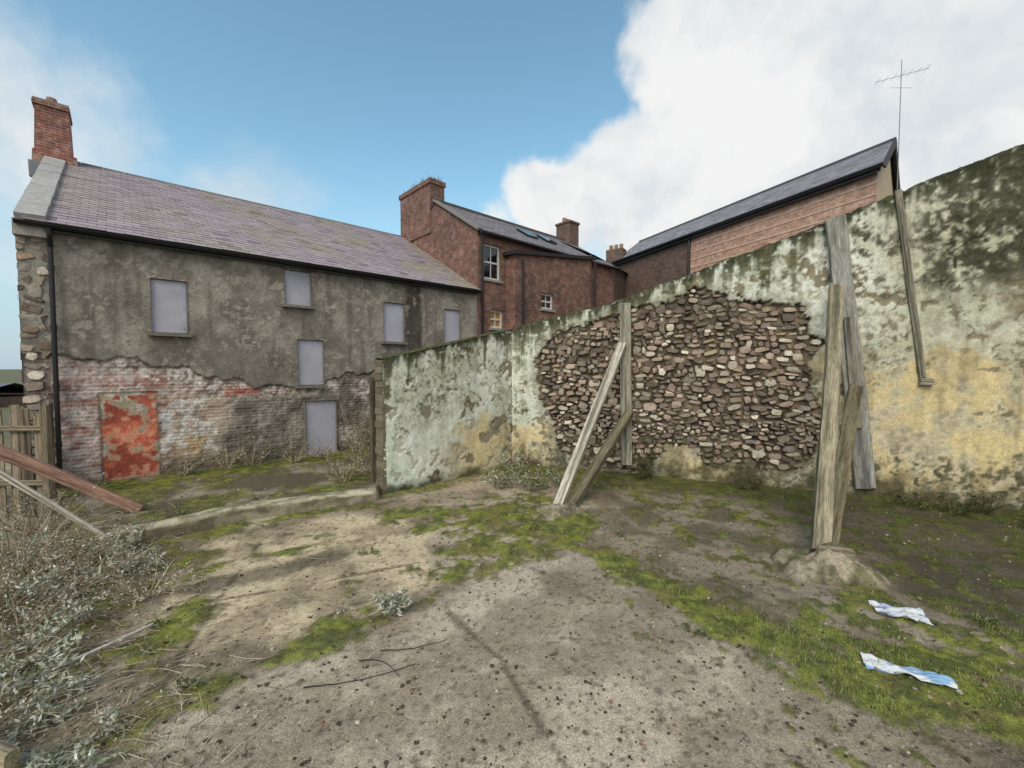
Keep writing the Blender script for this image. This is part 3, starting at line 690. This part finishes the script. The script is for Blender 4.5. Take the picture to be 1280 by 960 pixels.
# ------------------------------------------------------------------ brick house beyond
bh=empty('brick_house',fp(10.44,0,0))
T0,T1,BH,BE,BR=10.45,18.6,2.65,7.18,8.83
def gridwall(name,O,Uv,Nv,u0,u1,z0,z1,holes,mat,parent):
    ua=sorted(set([u0,u1]+[h[i] for h in holes for i in (0,1)]));za=sorted(set([z0,z1]+[h[i] for h in holes for i in (2,3)]))
    U,Zg=np.meshgrid(ua,za);um=(U[:-1,:-1]+U[1:,1:])/2;zm=(Zg[:-1,:-1]+Zg[1:,1:])/2;keep=np.ones(um.shape,bool)
    for w in holes: keep&=~((um>w[0])&(um<w[1])&(zm>w[2])&(zm<w[3]))
    return sheet(name,arr(O,Uv,U,Nv,U*0,Zg),None,mat,parent,keep,False,np.stack([U,Zg],-1))
def sash(parent,O,Uv,Bv,w,glassmat,bars=True):
    O,Uv,Bv=Vector(O),Vector(Uv),Vector(Bv);fr=Buf();gl=Buf()
    u0,u1,z0,z1=w
    def Bx(bf,a0,a1,d0,d1,c0,c1): bf.box(O,Uv,Bv,Z,(a0,d0,c0),(a1,d1,c1),L(205,203,196))
    for q in ((u0,u0+.07),(u1-.07,u1)): Bx(fr,q[0],q[1],.08,.14,z0,z1)
    zm=(z0+z1)/2
    for q in ((z0,z0+.08),(zm-.03,zm+.03),(z1-.07,z1)): Bx(fr,u0+.071,u1-.071,.083,.137,q[0],q[1])
    if bars: Bx(fr,(u0+u1)/2-.012,(u0+u1)/2+.012,.09,.13,z0+.081,zm-.031);Bx(fr,(u0+u1)/2-.012,(u0+u1)/2+.012,.09,.13,zm+.031,z1-.071)
    Bx(gl,u0,u1,.12,.125,z0,z1)
    rv=Buf()
    for d in ((u0-.002,u0),(u1,u1+.002)): rv.box(O,Uv,Bv,Z,(d[0],.0,z0),(d[1],.14,z1),L(120,90,80))
    rv.box(O,Uv,Bv,Z,(u0,.0,z1),(u1,.14,z1+.002),L(120,90,80));rv.box(O,Uv,Bv,Z,(u0-.06,-.06,z0-.08),(u1+.06,.14,z0-.002),L(150,144,134))
    fr.done('sash_frame',M_white,parent);gl.done('window_pane',glassmat,parent);rv.done('reveal_and_sill',M_conc,parent)
w1=(10.72,11.5,5.6,6.83);w2=(11.0,11.62,3.9,4.55)
gridwall('front_wall',FO,FD,FN,T0,T1,0,BE,[w1,w2],M_brick,bh)
sash(bh,FO,FD,FB,w1,M_glass);sash(bh,FO,FD,FB,w2,M_amber)
plate('gable_wall',[fp(T0,0,0),fp(T0,2*BH,0),fp(T0,2*BH,BE),fp(T0,BH,BR),fp(T0,0,BE)],FB,Z,M_brick,bh)
plate('far_gable_wall',[fp(T1,0,0),fp(T1,2*BH,0),fp(T1,2*BH,BE),fp(T1,BH,BR),fp(T1,0,BE)],FB,Z,M_brick,bh)
plate('rear_wall',[fp(T0,2*BH,0),fp(T1,2*BH,0),fp(T1,2*BH,BE),fp(T0,2*BH,BE)],FD,Z,M_brick,bh)
S3,SL3=slopev(BH+.15,BR-BE+.1,FB);N3=FD.cross(S3);N3=N3 if N3.z>0 else -N3
slates('slate_roof',fp(T0-.02,-.15,BE),FD,S3,N3,T1-T0+.1,SL3,M_slate,bh,L(136,131,134),.15,.2,.3,6)
b=Buf();b.add([fp(T0,2*BH+.15,BE),fp(T1,2*BH+.15,BE),fp(T1,BH,BR+.1),fp(T0,BH,BR+.1)],[(0,1,2,3)],L(96,96,102));b.done('rear_roof_slope',M_slate,bh)
b=Buf();b.box(FO,FD,FB,Z,(T0-.1,BH-.1,BR+.06),(T1,BH+.1,BR+.16),L(90,84,84),.01);
b.box(fp(T0,-.15,BE),FD,S3,N3,(-.12,0,-.02),(.06,SL3,.06),L(130,122,116),.004);b.done('ridge_and_verge',M_slate,bh)
b=Buf();b.tube([fp(T0,-.2,BE-.05),fp(T1,-.2,BE-.05)],.06,.06,L(20,20,22),8);b.tube([fp(T0+.15,-.07,BE-.1),fp(T0+.15,-.07,2)],.045,.045,L(20,20,22),8)
b.tube([fp(16.3,-.62,7.0),fp(16.3,-.62,2)],.05,.05,L(20,20,22),8);b.tube([fp(12.1,-.56,6.4),fp(12.1,-.56,2)],.04,.04,L(20,20,22),8);b.done('gutter_and_downpipe',M_black,bh)
for tt in (13.8,15.0):
    b=Buf();b.box(fp(tt,-.15,BE),FD,S3,N3,(0,1.3,.02),(.6,2.1,.10),L(30,32,36));b.done('rooflight',M_glass,bh)
bbox('chimney_stack',FO,FD,FB,Z,(T0-.05,2.95,7.8),(T0+.62,5.35,9.72),M_brick,bh)
bbox('chimney_corbel',FO,FD,FB,Z,(T0-.10,2.90,9.72),(T0+.67,5.4,9.90),M_brick,bh)
b=Buf()
for i in range(6): pot(b,fp(T0+.28,3.15+i*.4,9.9),random.uniform(.1,.26),.10,(120,100,88))
b.done('chimney_pots',M_conc,bh)
b=Buf()
for i in range(140):
    p=fp(T0+random.uniform(0,.6),random.uniform(2.95,5.3),9.9);b.leaf(p,(random.uniform(-.5,.5),0,1),.02,random.uniform(.1,.4),L(90,90,60))
b.done('chimney_weeds',M_leaf,bh)
bbox('far_chimney_stack',FO,FD,FB,Z,(18.0,2.2,8.3),(18.7,3.1,9.75),M_brick3,bh);bbox('far_chimney_corbel',FO,FD,FB,Z,(17.95,2.15,9.75),(18.75,3.15,9.85),M_brick3,bh)
b=Buf()
for i in range(3): pot(b,fp(18.1+i*.22,2.65,9.85),.22,.1)
b.done('far_chimney_pots',M_conc,bh)
w3=(13.1,13.8,4.72,5.33);OF=fp(0,-.5,0)
gridwall('outrigger_front',OF,FD,FN,11.75,16.2,0,6.5,[w3],M_brick,bh)
plate('outrigger_top',[OF+FD*11.75+Z*6.5,OF+FD*16.2+Z*6.5,OF+FD*16.2+Z*7.05,OF+FD*11.75+Z*6.52],FD,Z,M_brick,bh)
plate('outrigger_side',[fp(11.75,-.5,0),fp(11.75,0,0),fp(11.75,0,6.52),fp(11.75,-.5,6.52)],FB,Z,M_brick,bh)
plate('outrigger_far_side',[fp(16.2,-.5,0),fp(16.2,0,0),fp(16.2,0,7.05),fp(16.2,-.5,7.05)],FB,Z,M_brick,bh)
sash(bh,OF,FD,FB,w3,M_glass)
b=Buf();b.add([fp(11.6,-.62,6.50),fp(16.4,-.62,7.08),fp(16.4,.02,7.10),fp(11.6,.02,6.53),fp(11.6,-.62,6.62),fp(16.4,-.62,7.22),fp(16.4,.02,7.24),fp(11.6,.02,6.65)],[(0,1,2,3),(4,5,6,7),(0,1,5,4),(1,2,6,5),(2,3,7,6),(3,0,4,7)],L(46,44,46));b.done('outrigger_roof',M_slate,bh)
q0=Vector((3.7,19.9,0));q1=Vector((6.4,23.9,0));qd=(q1-q0);ql=qd.length;qd.normalize();qb=Vector((-qd.y,qd.x,0))
bbox('rear_wing_wall',q0,qd,qb,Z,(0,0,0),(ql,3,7.7),M_brick3,bh)
b=Buf();b.add([q0+qb*-.2+Z*7.65,q1-qb*.2+Z*7.65,q1+qb*1.6+Z*8.6,q0+qb*1.6+Z*8.6],[(0,1,2,3)],L(90,90,96));b.add([q0+qb*3.2+Z*7.65,q1+qb*3.2+Z*7.65,q1+qb*1.6+Z*8.6,q0+qb*1.6+Z*8.6],[(0,1,2,3)],L(90,90,96));b.done('rear_wing_roof',M_slate,bh)
bbox('rear_wing_chimney',q1,qd,qb,Z,(.2,.3,7),(.8,1.3,9.25),M_brick3,bh)
b=Buf()
for i in range(3): pot(b,q1+qd*.5+qb*(.5+.3*i)+Z*9.25,.3,.11)
b.done('rear_wing_pots',M_conc,bh)

# ------------------------------------------------------------------ long brick house behind the wall (right)
lh=empty('brick_house',(11.0,13,0))
C0=Vector((11.0,13,0));LDv=Vector((-.399,.917,0));CR=Vector((.722,.692,0));LEN=12.7;HW=2.7;LE=8.5;LR=10.12
def hp(a,c,z): return C0+LDv*a+CR*c+Z*z
def bw(name,a0,a1,z0,z1,mat): plate(name,[hp(a0,0,z0),hp(a1,0,z0),hp(a1,0,z1),hp(a0,0,z1)],LDv,Z,mat,lh)
bw('front_wall',0,7.2,0,LE,M_brick2);bw('front_wall_rear_part',7.2,LEN,0,LE,M_brick3)
for z in (7.0,7.35,7.7,8.05):
    b=Buf();b.box(C0,LDv,CR,Z,(0,-.02,z),(7.15,.0,z+.05),L(206,176,156));b.done('string_course',M_conc,lh)
k=vmat('beige_render',.95,30,.1,4,.12,.4,.01)
plate('gable_wall',[hp(0,0,0),hp(0,2*HW,0),hp(0,2*HW,LE),hp(0,HW,LR),hp(0,0,LE)],CR,Z,k,lh,tuple(L(186,168,142)))
plate('far_gable_wall',[hp(LEN,0,0),hp(LEN,2*HW,0),hp(LEN,2*HW,LE),hp(LEN,HW,LR),hp(LEN,0,LE)],CR,Z,M_brick3,lh)
plate('rear_wall',[hp(0,2*HW,0),hp(LEN,2*HW,0),hp(LEN,2*HW,LE),hp(0,2*HW,LE)],LDv,Z,M_brick3,lh)
S4,SL4=slopev(HW+.2,LR-LE+.12,CR);N4=LDv.cross(S4);N4=N4 if N4.z>0 else -N4
slates('slate_roof',hp(-.15,-.2,LE-.02),LDv,S4,N4,LEN+.3,SL4,M_slate,lh,L(146,142,145),.2,.2,.3,8)
b=Buf();b.add([hp(-.15,2*HW+.2,LE),hp(LEN,2*HW+.2,LE),hp(LEN,HW,LR+.1),hp(-.15,HW,LR+.1)],[(0,1,2,3)],L(80,80,86));b.done('rear_roof_slope',M_slate,lh)
b=Buf();b.box(hp(0,-.2,LE-.02),LDv,S4,N4,(-.2,0,-.14),(-.14,SL4,.03),L(60,60,64))
b.box(hp(0,0,0),LDv,CR,Z,(-.2,HW-.1,LR+.06),(LEN,HW+.1,LR+.15),L(84,84,88));S5,SL5=slopev(HW+.2,LR-LE+.12,-CR);n5=LDv.cross(S5);n5=n5 if n5.z>0 else -n5
b.box(hp(0,2*HW+.2,LE-.02),LDv,S5,n5,(-.2,0,-.14),(-.14,SL5,.03),L(60,60,64));b.done('verge_and_ridge',M_slate,lh)
b=Buf();b.tube([hp(-.2,-.27,LE-.05),hp(LEN,-.27,LE-.05)],.07,.07,L(20,20,22),8);b.tube([hp(7.2,-.08,LE-.1),hp(7.2,-.08,2)],.06,.06,L(20,20,22),8);b.box(C0,LDv,CR,Z,(-.1,-.2,LE-.2),(LEN,-.17,LE-.02),L(26,26,28));b.done('gutter_and_downpipe',M_black,lh)
ae=Buf();ap=hp(-.3,HW-.35,0)
ae.tube([ap+Z*7.6,ap+Z*12.6],.016,.011,L(130,130,132),6)
bd=Vector((.95,-.3,.12)).normalized();cx=Vector((.3,.95,0))
ae.tube([ap+Z*12.1-bd*.7,ap+Z*12.1+bd*.75],.008,.008,L(140,140,142),5)
for i in range(7):
    q=ap+Z*12.1+bd*(-.65+i*.22);ae.tube([q-cx*.2-Z*.0,q+cx*.2],.004,.004,L(140,140,142),4)
ae.tube([ap+Z*11.6-Vector((.35,0,-.1)),ap+Z*11.6+Vector((.35,0,.1))],.006,.006,L(140,140,142),4)
ae.done('television_aerial',vmat('aerial_metal',.4,20,.1,5,0,0,.002),None)

# ------------------------------------------------------------------ timber
def mound(name,cx,cy,r,h,parent,seed,col=(160,146,124)):
    rr=np.linspace(0,1,30);th=np.linspace(0,2*np.pi,81);Rr,Th=np.meshgrid(rr,th)
    x=np.cos(Th);y=np.sin(Th);k=1+.6*(fbm(x*1.2+5,y*1.2+5,1,3,seed)-.5)
    X_=cx+x*Rr*r*k*1.15;Y_=cy+y*Rr*r*k*.9
    z=h*(1-Rr**3)*(1+.9*(fbm(X_,Y_,4,3,seed+1)-.5))+.04*(fbm(X_,Y_,18,2,seed+2)-.5)-.03
    z0=ground_eval(X_,Y_)[1]
    c=mix(np.ones(X_.shape+(3,))*L(*col),L(104,94,78),sm(.35,.65,fbm(X_,Y_,6,4,seed+3)));c=mix(c,L(92,94,54),sm(.60,.78,fbm(X_,Y_,5,4,seed+5)+.25*Rr-.1)*.6)
    c=mix(c,L(66,58,44),sm(.8,1,Rr)*.5)
    sheet(name,np.stack([X_,Y_,z0+z],-1),c,M_stone,parent)
sh1=empty('raking_shore',(.85,7.4,0))
beam('wall_plate',rp(2.80,.07,.33),rp(2.72,.07,3.9),.24,.09,RD,(158,150,134),sh1,.2,seed=1)
beam('upper_raker',(.80,7.38,.05),rp(2.68,.17,3.0),.18,.13,RD,(192,182,164),sh1,.05,seed=2)
beam('lower_raker',(1.04,7.45,.05),rp(2.86,.17,1.5),.18,.15,RD,(122,110,88),sh1,.4,seed=3)
mound('concrete_footing',.82,7.28,.40,.12,sh1,501)
sh2=empty('raking_shore',(3.92,5.25,0))
beam('wall_plate',rp(7.08,.08,.28),rp(6.50,.08,5.25),.32,.10,RD,(152,148,140),sh2,.15,seed=4)
beam('wall_plate_backing',rp(6.90,.17,1.4),rp(6.72,.17,3.4),.14,.07,RD,(130,124,112),sh2,.2,seed=8)
beam('upper_raker',(3.88,5.25,.16),rp(6.50,.26,3.95),.20,.17,RD,(150,138,114),sh2,.25,seed=5,rough=.02)
beam('lower_raker',(4.08,5.38,.16),rp(6.84,.22,2.1),.20,.16,RD,(112,100,78),sh2,.4,seed=6,rough=.02)
beam('foot_packer',(3.74,5.10,.27),(4.08,4.98,.27),.14,.05,Z,(160,144,120),sh2,.0,seed=7)
mound('concrete_footing',3.84,5.06,.52,.25,sh2,511)
bt=empty('timber_batten',rp(7.87,.05,2.27))
beam('batten',rp(7.85,.04,2.32),rp(7.41,.04,5.62),.10,.05,RD,(134,128,112),bt,.2,seed=11)
beam('batten_block',rp(7.80,.07,2.25),rp(7.98,.07,2.24),.12,.10,Z,(150,142,126),bt,.1,seed=12)

beam('fallen_beam',(-6.0,6.75,.22),(-7.95,5.1,2.2),.16,.14,Z,(168,130,112),None,.0,seed=21)
beam('wooden_pole',(-5.4,5.7,.10),(-6.65,4.8,1.8),.06,.05,Z,(206,194,176),None,.0,seed=22)
beam('fallen_plank',(-3.0,2.45,.12),(-3.7,2.62,.16),.14,.07,Z,(150,138,112),None,.3,seed=23)
beam('pale_stick',(-3.80,3.10,.07),(-3.36,3.86,.10),.022,.016,Z,(212,206,194),None,.0,seed=24)
fe=empty('wooden_fence',(-8.6,6.9,0))
fa,fb_=Vector((-10.4,7.0,0)),Vector((-7.75,6.95,0))
for i in range(12):
    p=fa.lerp(fb_,i/11);h=random.uniform(1.7,1.95);beam('board_%d'%(i+1),p,p+Vector((random.uniform(-.05,.05),0,h)),.17,.025,(1,0,0),random.choice([(136,120,102),(148,132,112),(116,102,88)]),fe,.3,seed=30+i)
for z in (.6,1.5): beam('rail_%d'%int(z*10),fa+Vector((0,-.05,z)),fb_+Vector((.1,-.05,z)),.09,.05,Z,(144,130,108),fe,.2,seed=50)
beam('post',fb_+Vector((.12,-.03,0)),fb_+Vector((.14,-.03,1.9)),.12,.12,(1,0,0),(126,112,94),fe,.2,seed=52)

# ------------------------------------------------------------------ litter, wire
def paper(name,cx,cy,w,h,rot,seed,tint):
    u=np.linspace(-.5,.5,34);U,V=np.meshgrid(u,u)
    x=U*w;y=V*h*(1+.3*(fbm(U,V,2,2,seed)-.5));k=(fbm(U,V,3,3,seed+1)-.5)
    X_=cx+(x*math.cos(rot)-y*math.sin(rot));Y_=cy+(x*math.sin(rot)+y*math.cos(rot))
    z=ground_eval(X_,Y_)[1].mean()+.03+k*.08
    c=np.ones(U.shape+(3,))*L(206,206,208)
    c=mix(c,L(*tint),sm(.55,.62,fbm(U,V,3,2,seed+3))*.8);c=mix(c,L(90,90,100),((np.floor(V*26)%3==0)&(H(np.floor(U*20),np.floor(V*26),seed)>.5)&(U>-.3)&(U<.35))*.45)
    sheet(name,np.stack([X_,Y_,z],-1),c,vmat('paper_'+str(seed),.6,30,.05,5,0,0,.002),None)
paper('litter_paper',3.90,4.17,.42,.26,-.35,601,(150,160,200))
paper('litter_paper',3.20,3.34,.56,.17,-.42,611,(110,160,200))
b=Buf()
def arc(p0,p1,bulge,col,r=.005):
    p0,p1=Vector(p0),Vector(p1);m=(p1-p0).cross(Z).normalized();pts=[]
    for i in range(15):
        t=i/14;p=p0.lerp(p1,t)+m*bulge*math.sin(math.pi*t);pts.append((p.x,p.y,gz(p.x,p.y)+.012+.02*math.sin(t*3.1)))
    b.tube(pts,r,r*.6,L(*col),5)
arc((-1.62,3.2,0),(-.8,3.45,0),.08,(50,44,36));arc((-1.15,3.62,0),(-.6,3.75,0),.07,(58,50,40));arc((-1.3,3.5,0),(-.9,3.3,0),-.05,(44,38,30))
b.done('dead_twigs',M_wood)
b=Buf();pp=[]
for i in range(1500):
    y=2.4*(7.2/2.4)**random.random();lim=-(.75+.3*random.random()**2)*y if random.random()<.8 else -random.uniform(.3,1.2)*y
    x=lim-random.uniform(0,.5)*y*.7
    pp.append((x,y))
pa=np.array(pp);pz=ground_eval(pa[None,:,0],pa[None,:,1])[1][0]
for (x,y),z in zip(pp,pz):
    a=random.uniform(0,6.28);l=random.uniform(.04,.32);c_=random.choice([L(150,136,112),L(120,104,84),L(184,172,150),L(98,84,66),L(196,188,170)])
    up=random.uniform(-.02,.10)*l*3
    p0=Vector((x,y,z+.01+random.uniform(0,.05)));d=Vector((math.cos(a),math.sin(a),0));m=Vector((-d.y,d.x,0))*random.uniform(-.15,.15)*l
    b.tube([p0,p0+d*l*.5+m+Z*up*.6,p0+d*l+Z*up],random.uniform(.0018,.004),.0012,c_,3,False)
    if random.random()<.7: b.leaf(p0+d*l*.5,(random.uniform(-1,1),random.uniform(-1,1),.3),.018,random.uniform(.02,.05),random.choice([L(140,120,94),L(110,94,72),L(174,170,150),L(94,100,66)]))
b.done('dead_stem_debris',M_leaf)

# ------------------------------------------------------------------ shrubs
def shrub(name,x,y,n,h,spread,twig,leafcols,dens,lw=.02,ll=.05,seed=1,z=None,droop=.25,stem=.006,sub=4):
    r=random.Random(seed);random.seed(seed);b=Buf();z0=gz(x,y) if z is None else z
    for i in range(n):
        a=r.uniform(0,2*math.pi);q=r.uniform(.2,1)*spread
        p=Vector((x+math.cos(a)*spread*.25*r.random(),y+math.sin(a)*spread*.25*r.random(),z0-.02))
        d=Vector((math.cos(a)*q,math.sin(a)*q,h*r.uniform(.45,1.1)));L_=d.length;d.normalize();steps=8;pts=[p.copy()]
        for k in range(steps):
            d=(d+Vector((r.uniform(-.16,.16),r.uniform(-.16,.16),r.uniform(-.1,.08)-droop*k/steps*.35))).normalized();p=p+d*L_/steps;pts.append(p.copy())
        tc=L(*r.choice(twig))*r.uniform(.7,1.2);b.tube(pts,stem*(.7+.6*r.random()),stem*.25,tc,4,False)
        for s_ in range(sub):
            k=r.randrange(2,steps);p2=pts[k].copy();d2=(pts[k]-pts[k-1]).normalized()+Vector((r.uniform(-.8,.8),r.uniform(-.8,.8),r.uniform(-.2,.6)));d2.normalize();pp=[p2.copy()];l2=L_*r.uniform(.12,.35)
            for m in range(4):
                d2=(d2+Vector((r.uniform(-.25,.25),r.uniform(-.25,.25),r.uniform(-.2,.15)))).normalized();p2=p2+d2*l2/4;pp.append(p2.copy())
            b.tube(pp,stem*.4,stem*.15,tc,3,False)
            for m in range(int(dens)):
                q2=pp[r.randrange(1,5)]+Vector((r.uniform(-1,1),r.uniform(-1,1),r.uniform(-1,1)))*.015
                b.leaf(q2,(r.uniform(-1,1),r.uniform(-1,1),r.uniform(-.4,1)),lw*r.uniform(.6,1.3),ll*r.uniform(.5,1.3),L(*r.choice(leafcols))*r.uniform(.7,1.2))
    return b.done(name,M_leaf)
TW=[(144,124,100),(176,158,134),(116,98,78),(194,180,158)]
SIL=[(186,186,168),(160,162,140),(138,142,114),(206,204,190)]
GR=[(94,104,62),(114,120,76),(80,90,50),(138,136,96)]
DEAD=[(176,162,138),(146,128,104),(204,192,172),(120,104,84)]
for i,(x,y,h,sp) in enumerate([(-5.6,4.6,.6,.9),(-6.4,5.4,.75,.9),(-4.7,3.9,.5,.85),(-4.2,3.3,.4,.75),(-5.5,5.2,.5,.7),(-3.7,2.7,.3,.6),(-7.3,6.4,.8,.8),(-4.0,4.5,.3,.55),(-4.9,4.8,.45,.7),(-5.2,4.1,.6,.8)]):
    shrub('dead_bramble_bush',x,y,44,h,sp,TW,DEAD+DEAD+SIL,4,.013,.032,700+i,sub=6,stem=.005)
for i,(x,y,h,sp) in enumerate([(-4.9,4.5,.4,.5),(-6.0,4.9,.5,.5),(-3.3,3.0,.16,.35),(-5.3,5.6,.3,.4),(-2.85,2.6,.14,.35),(-4.3,3.7,.3,.45),(-4.6,5.1,.3,.4),(-3.8,3.3,.2,.4)]):
    shrub('buddleia_shrub',x,y,18,h,sp,TW,SIL,8,.02,.06,720+i,sub=5)
shrub('silver_weed',-1.19,4.17,18,.28,.17,[(140,130,105)],SIL,9,.02,.06,740,sub=4)
shrub('silver_weed',-1.75,4.2,5,.08,.07,[(140,130,105)],SIL,5,.014,.03,741)
shrub('silver_weed',.02,5.55,6,.08,.08,[(120,120,85)],GR,6,.014,.03,742)
for i,(x,y,h,sp) in enumerate([(-.25,8.6,.45,.4),(.35,8.5,.5,.45),(.9,8.7,.35,.4),(.0,9.3,.55,.4)]):
    shrub('buddleia_shrub',x,y,22,h,sp,TW,SIL+GR+GR,7,.02,.065,750+i,sub=5)
def fx(t,h): p=fp(t,h,0);return p.x,p.y
for i,(t,h,ht,sp) in enumerate([(3.0,-.5,.7,.45),(3.5,-.4,.6,.5),(4.3,-.7,.5,.4),(5.9,-.5,1.3,.5),(6.5,-.8,1.1,.6),(7.1,-.9,1.3,.5),(5.0,-.8,.5,.4),(5.5,-1.6,.6,.5),(4.5,-3.3,.5,.4),(5.2,-3.0,.45,.4),(2.2,-.4,.35,.3),(6.0,-2.2,.6,.5),(6.2,-1.2,1.0,.5)]):
    x,y=fx(t,h);shrub('leggy_weed_shrub',x,y,24,ht,sp,TW,GR+DEAD+DEAD,4,.018,.045,770+i,sub=4)
for i,(s_,n,ht) in enumerate([(3.3,.15,.9),(3.1,.25,.5),(8.6,.3,.35),(9.3,.5,.45),(9.0,.8,.3),(7.6,.3,.25),(5.2,.2,.25),(8.2,.4,.3),(9.5,1.1,.35)]):
    p=rp(s_,n,0);shrub('wall_foot_weed',p.x,p.y,16,ht,.3,[(70,64,48),(100,90,64)],[(60,66,38),(84,86,48),(106,104,66)],6,.02,.05,800+i,sub=4)
for i,(x,y) in enumerate([(-3.4,4.0),(-2.5,3.2),(1.6,6.2),(1.7,3.9),(.35,6.3),(-1.9,5.6),(-5.2,6.6),(-4.4,7.3),(4.6,4.0)]):
    shrub('low_weed',x,y,8,.09,.12,[(90,96,50)],GR,6,.014,.035,830+i,sub=3)

bg=empty('background_house',(-38,26,0))
bbox('wall',(-44,24,0),(1,0,0),(0,1,0),Z,(0,0,0),(12,6,.6),M_brick3,bg)
b=Buf();b.add([(-44.3,23.7,.6),(-31.7,23.7,.6),(-31.7,27,1.5),(-44.3,27,1.5)],[(0,1,2,3)],L(110,110,118));b.add([(-44.3,30.3,.6),(-31.7,30.3,.6),(-31.7,27,1.5),(-44.3,27,1.5)],[(0,1,2,3)],L(90,90,98));b.done('roof',M_slate,bg)

# ------------------------------------------------------------------ world
w=bpy.data.worlds.new("World");SC.world=w;w.use_nodes=True;nt=w.node_tree
bgn=nt.nodes['Background'];bgn.inputs['Strength'].default_value=.15
sky=nt.nodes.new('ShaderNodeTexSky');sky.sky_type='NISHITA';sky.sun_disc=False
EL,AZ=math.radians(42),math.radians(200)
sky.sun_elevation=EL;sky.sun_rotation=AZ;sky.air_density=1.0;sky.dust_density=.8;sky.ozone_density=1.3
def nd(t,**k):
    n=nt.nodes.new(t)
    for a,b_ in k.items(): setattr(n,a,b_)
    return n
tc=nd('ShaderNodeTexCoord').outputs['Generated']
def nz(vec,sc,det,ro=.55):
    n=nd('ShaderNodeTexNoise');n.inputs['Scale'].default_value=sc;n.inputs['Detail'].default_value=det;n.inputs['Roughness'].default_value=ro;nt.links.new(vec,n.inputs['Vector']);return n
def math_(op,a,b_=None,c_=None):
    n=nd('ShaderNodeMath',operation=op)
    for i,x in enumerate((a,b_,c_)):
        if x is None: continue
        if hasattr(x,'links'): nt.links.new(x,n.inputs[i])
        else: n.inputs[i].default_value=x
    return n.outputs[0]
def mrange(v,a,b_,c_,d_,smooth=True):
    n=nd('ShaderNodeMapRange');
    if smooth: n.interpolation_type='SMOOTHSTEP'
    nt.links.new(v,n.inputs[0])
    for i,x in enumerate((a,b_,c_,d_)): n.inputs[1+i].default_value=x
    return n.outputs[0]
def mixn(f,a,b_,bt='MIX'):
    n=nd('ShaderNodeMix',data_type='RGBA',blend_type=bt)
    for k,x in ((0,f),(6,a),(7,b_)):
        if hasattr(x,'links'): nt.links.new(x,n.inputs[k])
        else: n.inputs[k].default_value=x
    return n.outputs[2]
nw=nz(tc,3.2,4);vs_=nd('ShaderNodeVectorMath',operation='SUBTRACT');nt.links.new(nw.outputs['Color'],vs_.inputs[0]);vs_.inputs[1].default_value=(.5,.5,.5)
vm=nd('ShaderNodeVectorMath',operation='MULTIPLY_ADD');nt.links.new(vs_.outputs[0],vm.inputs[0]);vm.inputs[1].default_value=(.22,.22,.22);nt.links.new(tc,vm.inputs[2])
dirw=vm.outputs[0]
def blob(az_x,az_z,r_in,r_out,amp):
    v=Vector((az_x,1,az_z)).normalized();d=nd('ShaderNodeVectorMath',operation='DISTANCE');nt.links.new(dirw,d.inputs[0]);d.inputs[1].default_value=v
    return mrange(d.outputs['Value'],r_out,r_in,0,amp)
bl=None
for p in [(.72,.50,.25,.46,1),(.52,.72,.12,.26,.95),(1.0,.6,.3,.6,1),(.34,.42,.10,.26,1),(.12,.38,.05,.19,.9),(-.02,.34,.01,.11,.6),(.9,.95,.15,.4,.85),(2.5,.7,.4,.9,.9),(1.3,.25,.2,.5,.9)]:
    o=blob(*p);bl=o if bl is None else math_('MAXIMUM',bl,o)
wl=None
for p in [(-1.12,.55,.0,.26,.75),(-.97,.60,.0,.20,.6),(-.62,.42,.0,.18,.6),(-.5,.40,.0,.14,.5),(.05,.65,.0,.12,.2),(-1.2,.3,.0,.2,.5)]:
    o=blob(*p);wl=o if wl is None else math_('MAXIMUM',wl,o)
nn=nz(tc,6.5,7,.62).outputs['Fac'];dn=math_('SUBTRACT',nn,.5)
cmain=mrange(math_('ADD',bl,math_('MULTIPLY',dn,1.0)),.34,.74,0,1)
cwisp=mrange(math_('ADD',wl,math_('MULTIPLY',dn,.9)),.15,.85,0,.9)
back=nz(tc,1.8,2,.6).outputs['Fac'];sep=nd('ShaderNodeSeparateXYZ');nt.links.new(tc,sep.inputs[0])
bkm=math_('MULTIPLY',mrange(back,.38,.55,0,1),mrange(sep.outputs['Y'],.1,-.4,0,1))  # unseen cloud cover behind the camera, added for its effect on the light
cl=math_('MAXIMUM',math_('MAXIMUM',cmain,cwisp),math_('MULTIPLY',bkm,.9))
shade=nz(dirw,4.0,5,.6).outputs['Fac']
cc=mixn(mrange(shade,.36,.60,0,1),(4.6,4.95,5.2,1),(6.0,6.05,6.0,1))
skc=mixn(1.0,sky.outputs[0],(1.35,1.66,1.42,1),'MULTIPLY')
skc=mixn(mrange(sep.outputs['Z'],.45,-.02,0,.9),skc,(3.1,3.9,4.6,1))
fin=mixn(cl,skc,cc)
nt.links.new(fin,bgn.inputs['Color'])

sl=bpy.data.lights.new('sun','SUN');sl.energy=2.15;sl.angle=math.radians(35);sl.color=(1,.90,.79)
so=bpy.data.objects.new('sun',sl);link(so)
sd_=Vector((math.sin(AZ)*math.cos(EL),math.cos(AZ)*math.cos(EL),math.sin(EL)))
so.rotation_euler=sd_.to_track_quat('Z','Y').to_euler();so.location=(0,-5,12)

cam=bpy.data.cameras.new('camera');cam.sensor_width=36;cam.lens=36*530/1280;cam.clip_end=3000;cam.clip_start=.05
co=bpy.data.objects.new('camera',cam);co.location=(0,0,2.5);co.rotation_euler=(math.radians(90-2.27),0,0);link(co);SC.camera=co
SC.view_settings.view_transform='Standard';SC.view_settings.look='None';SC.view_settings.exposure=0
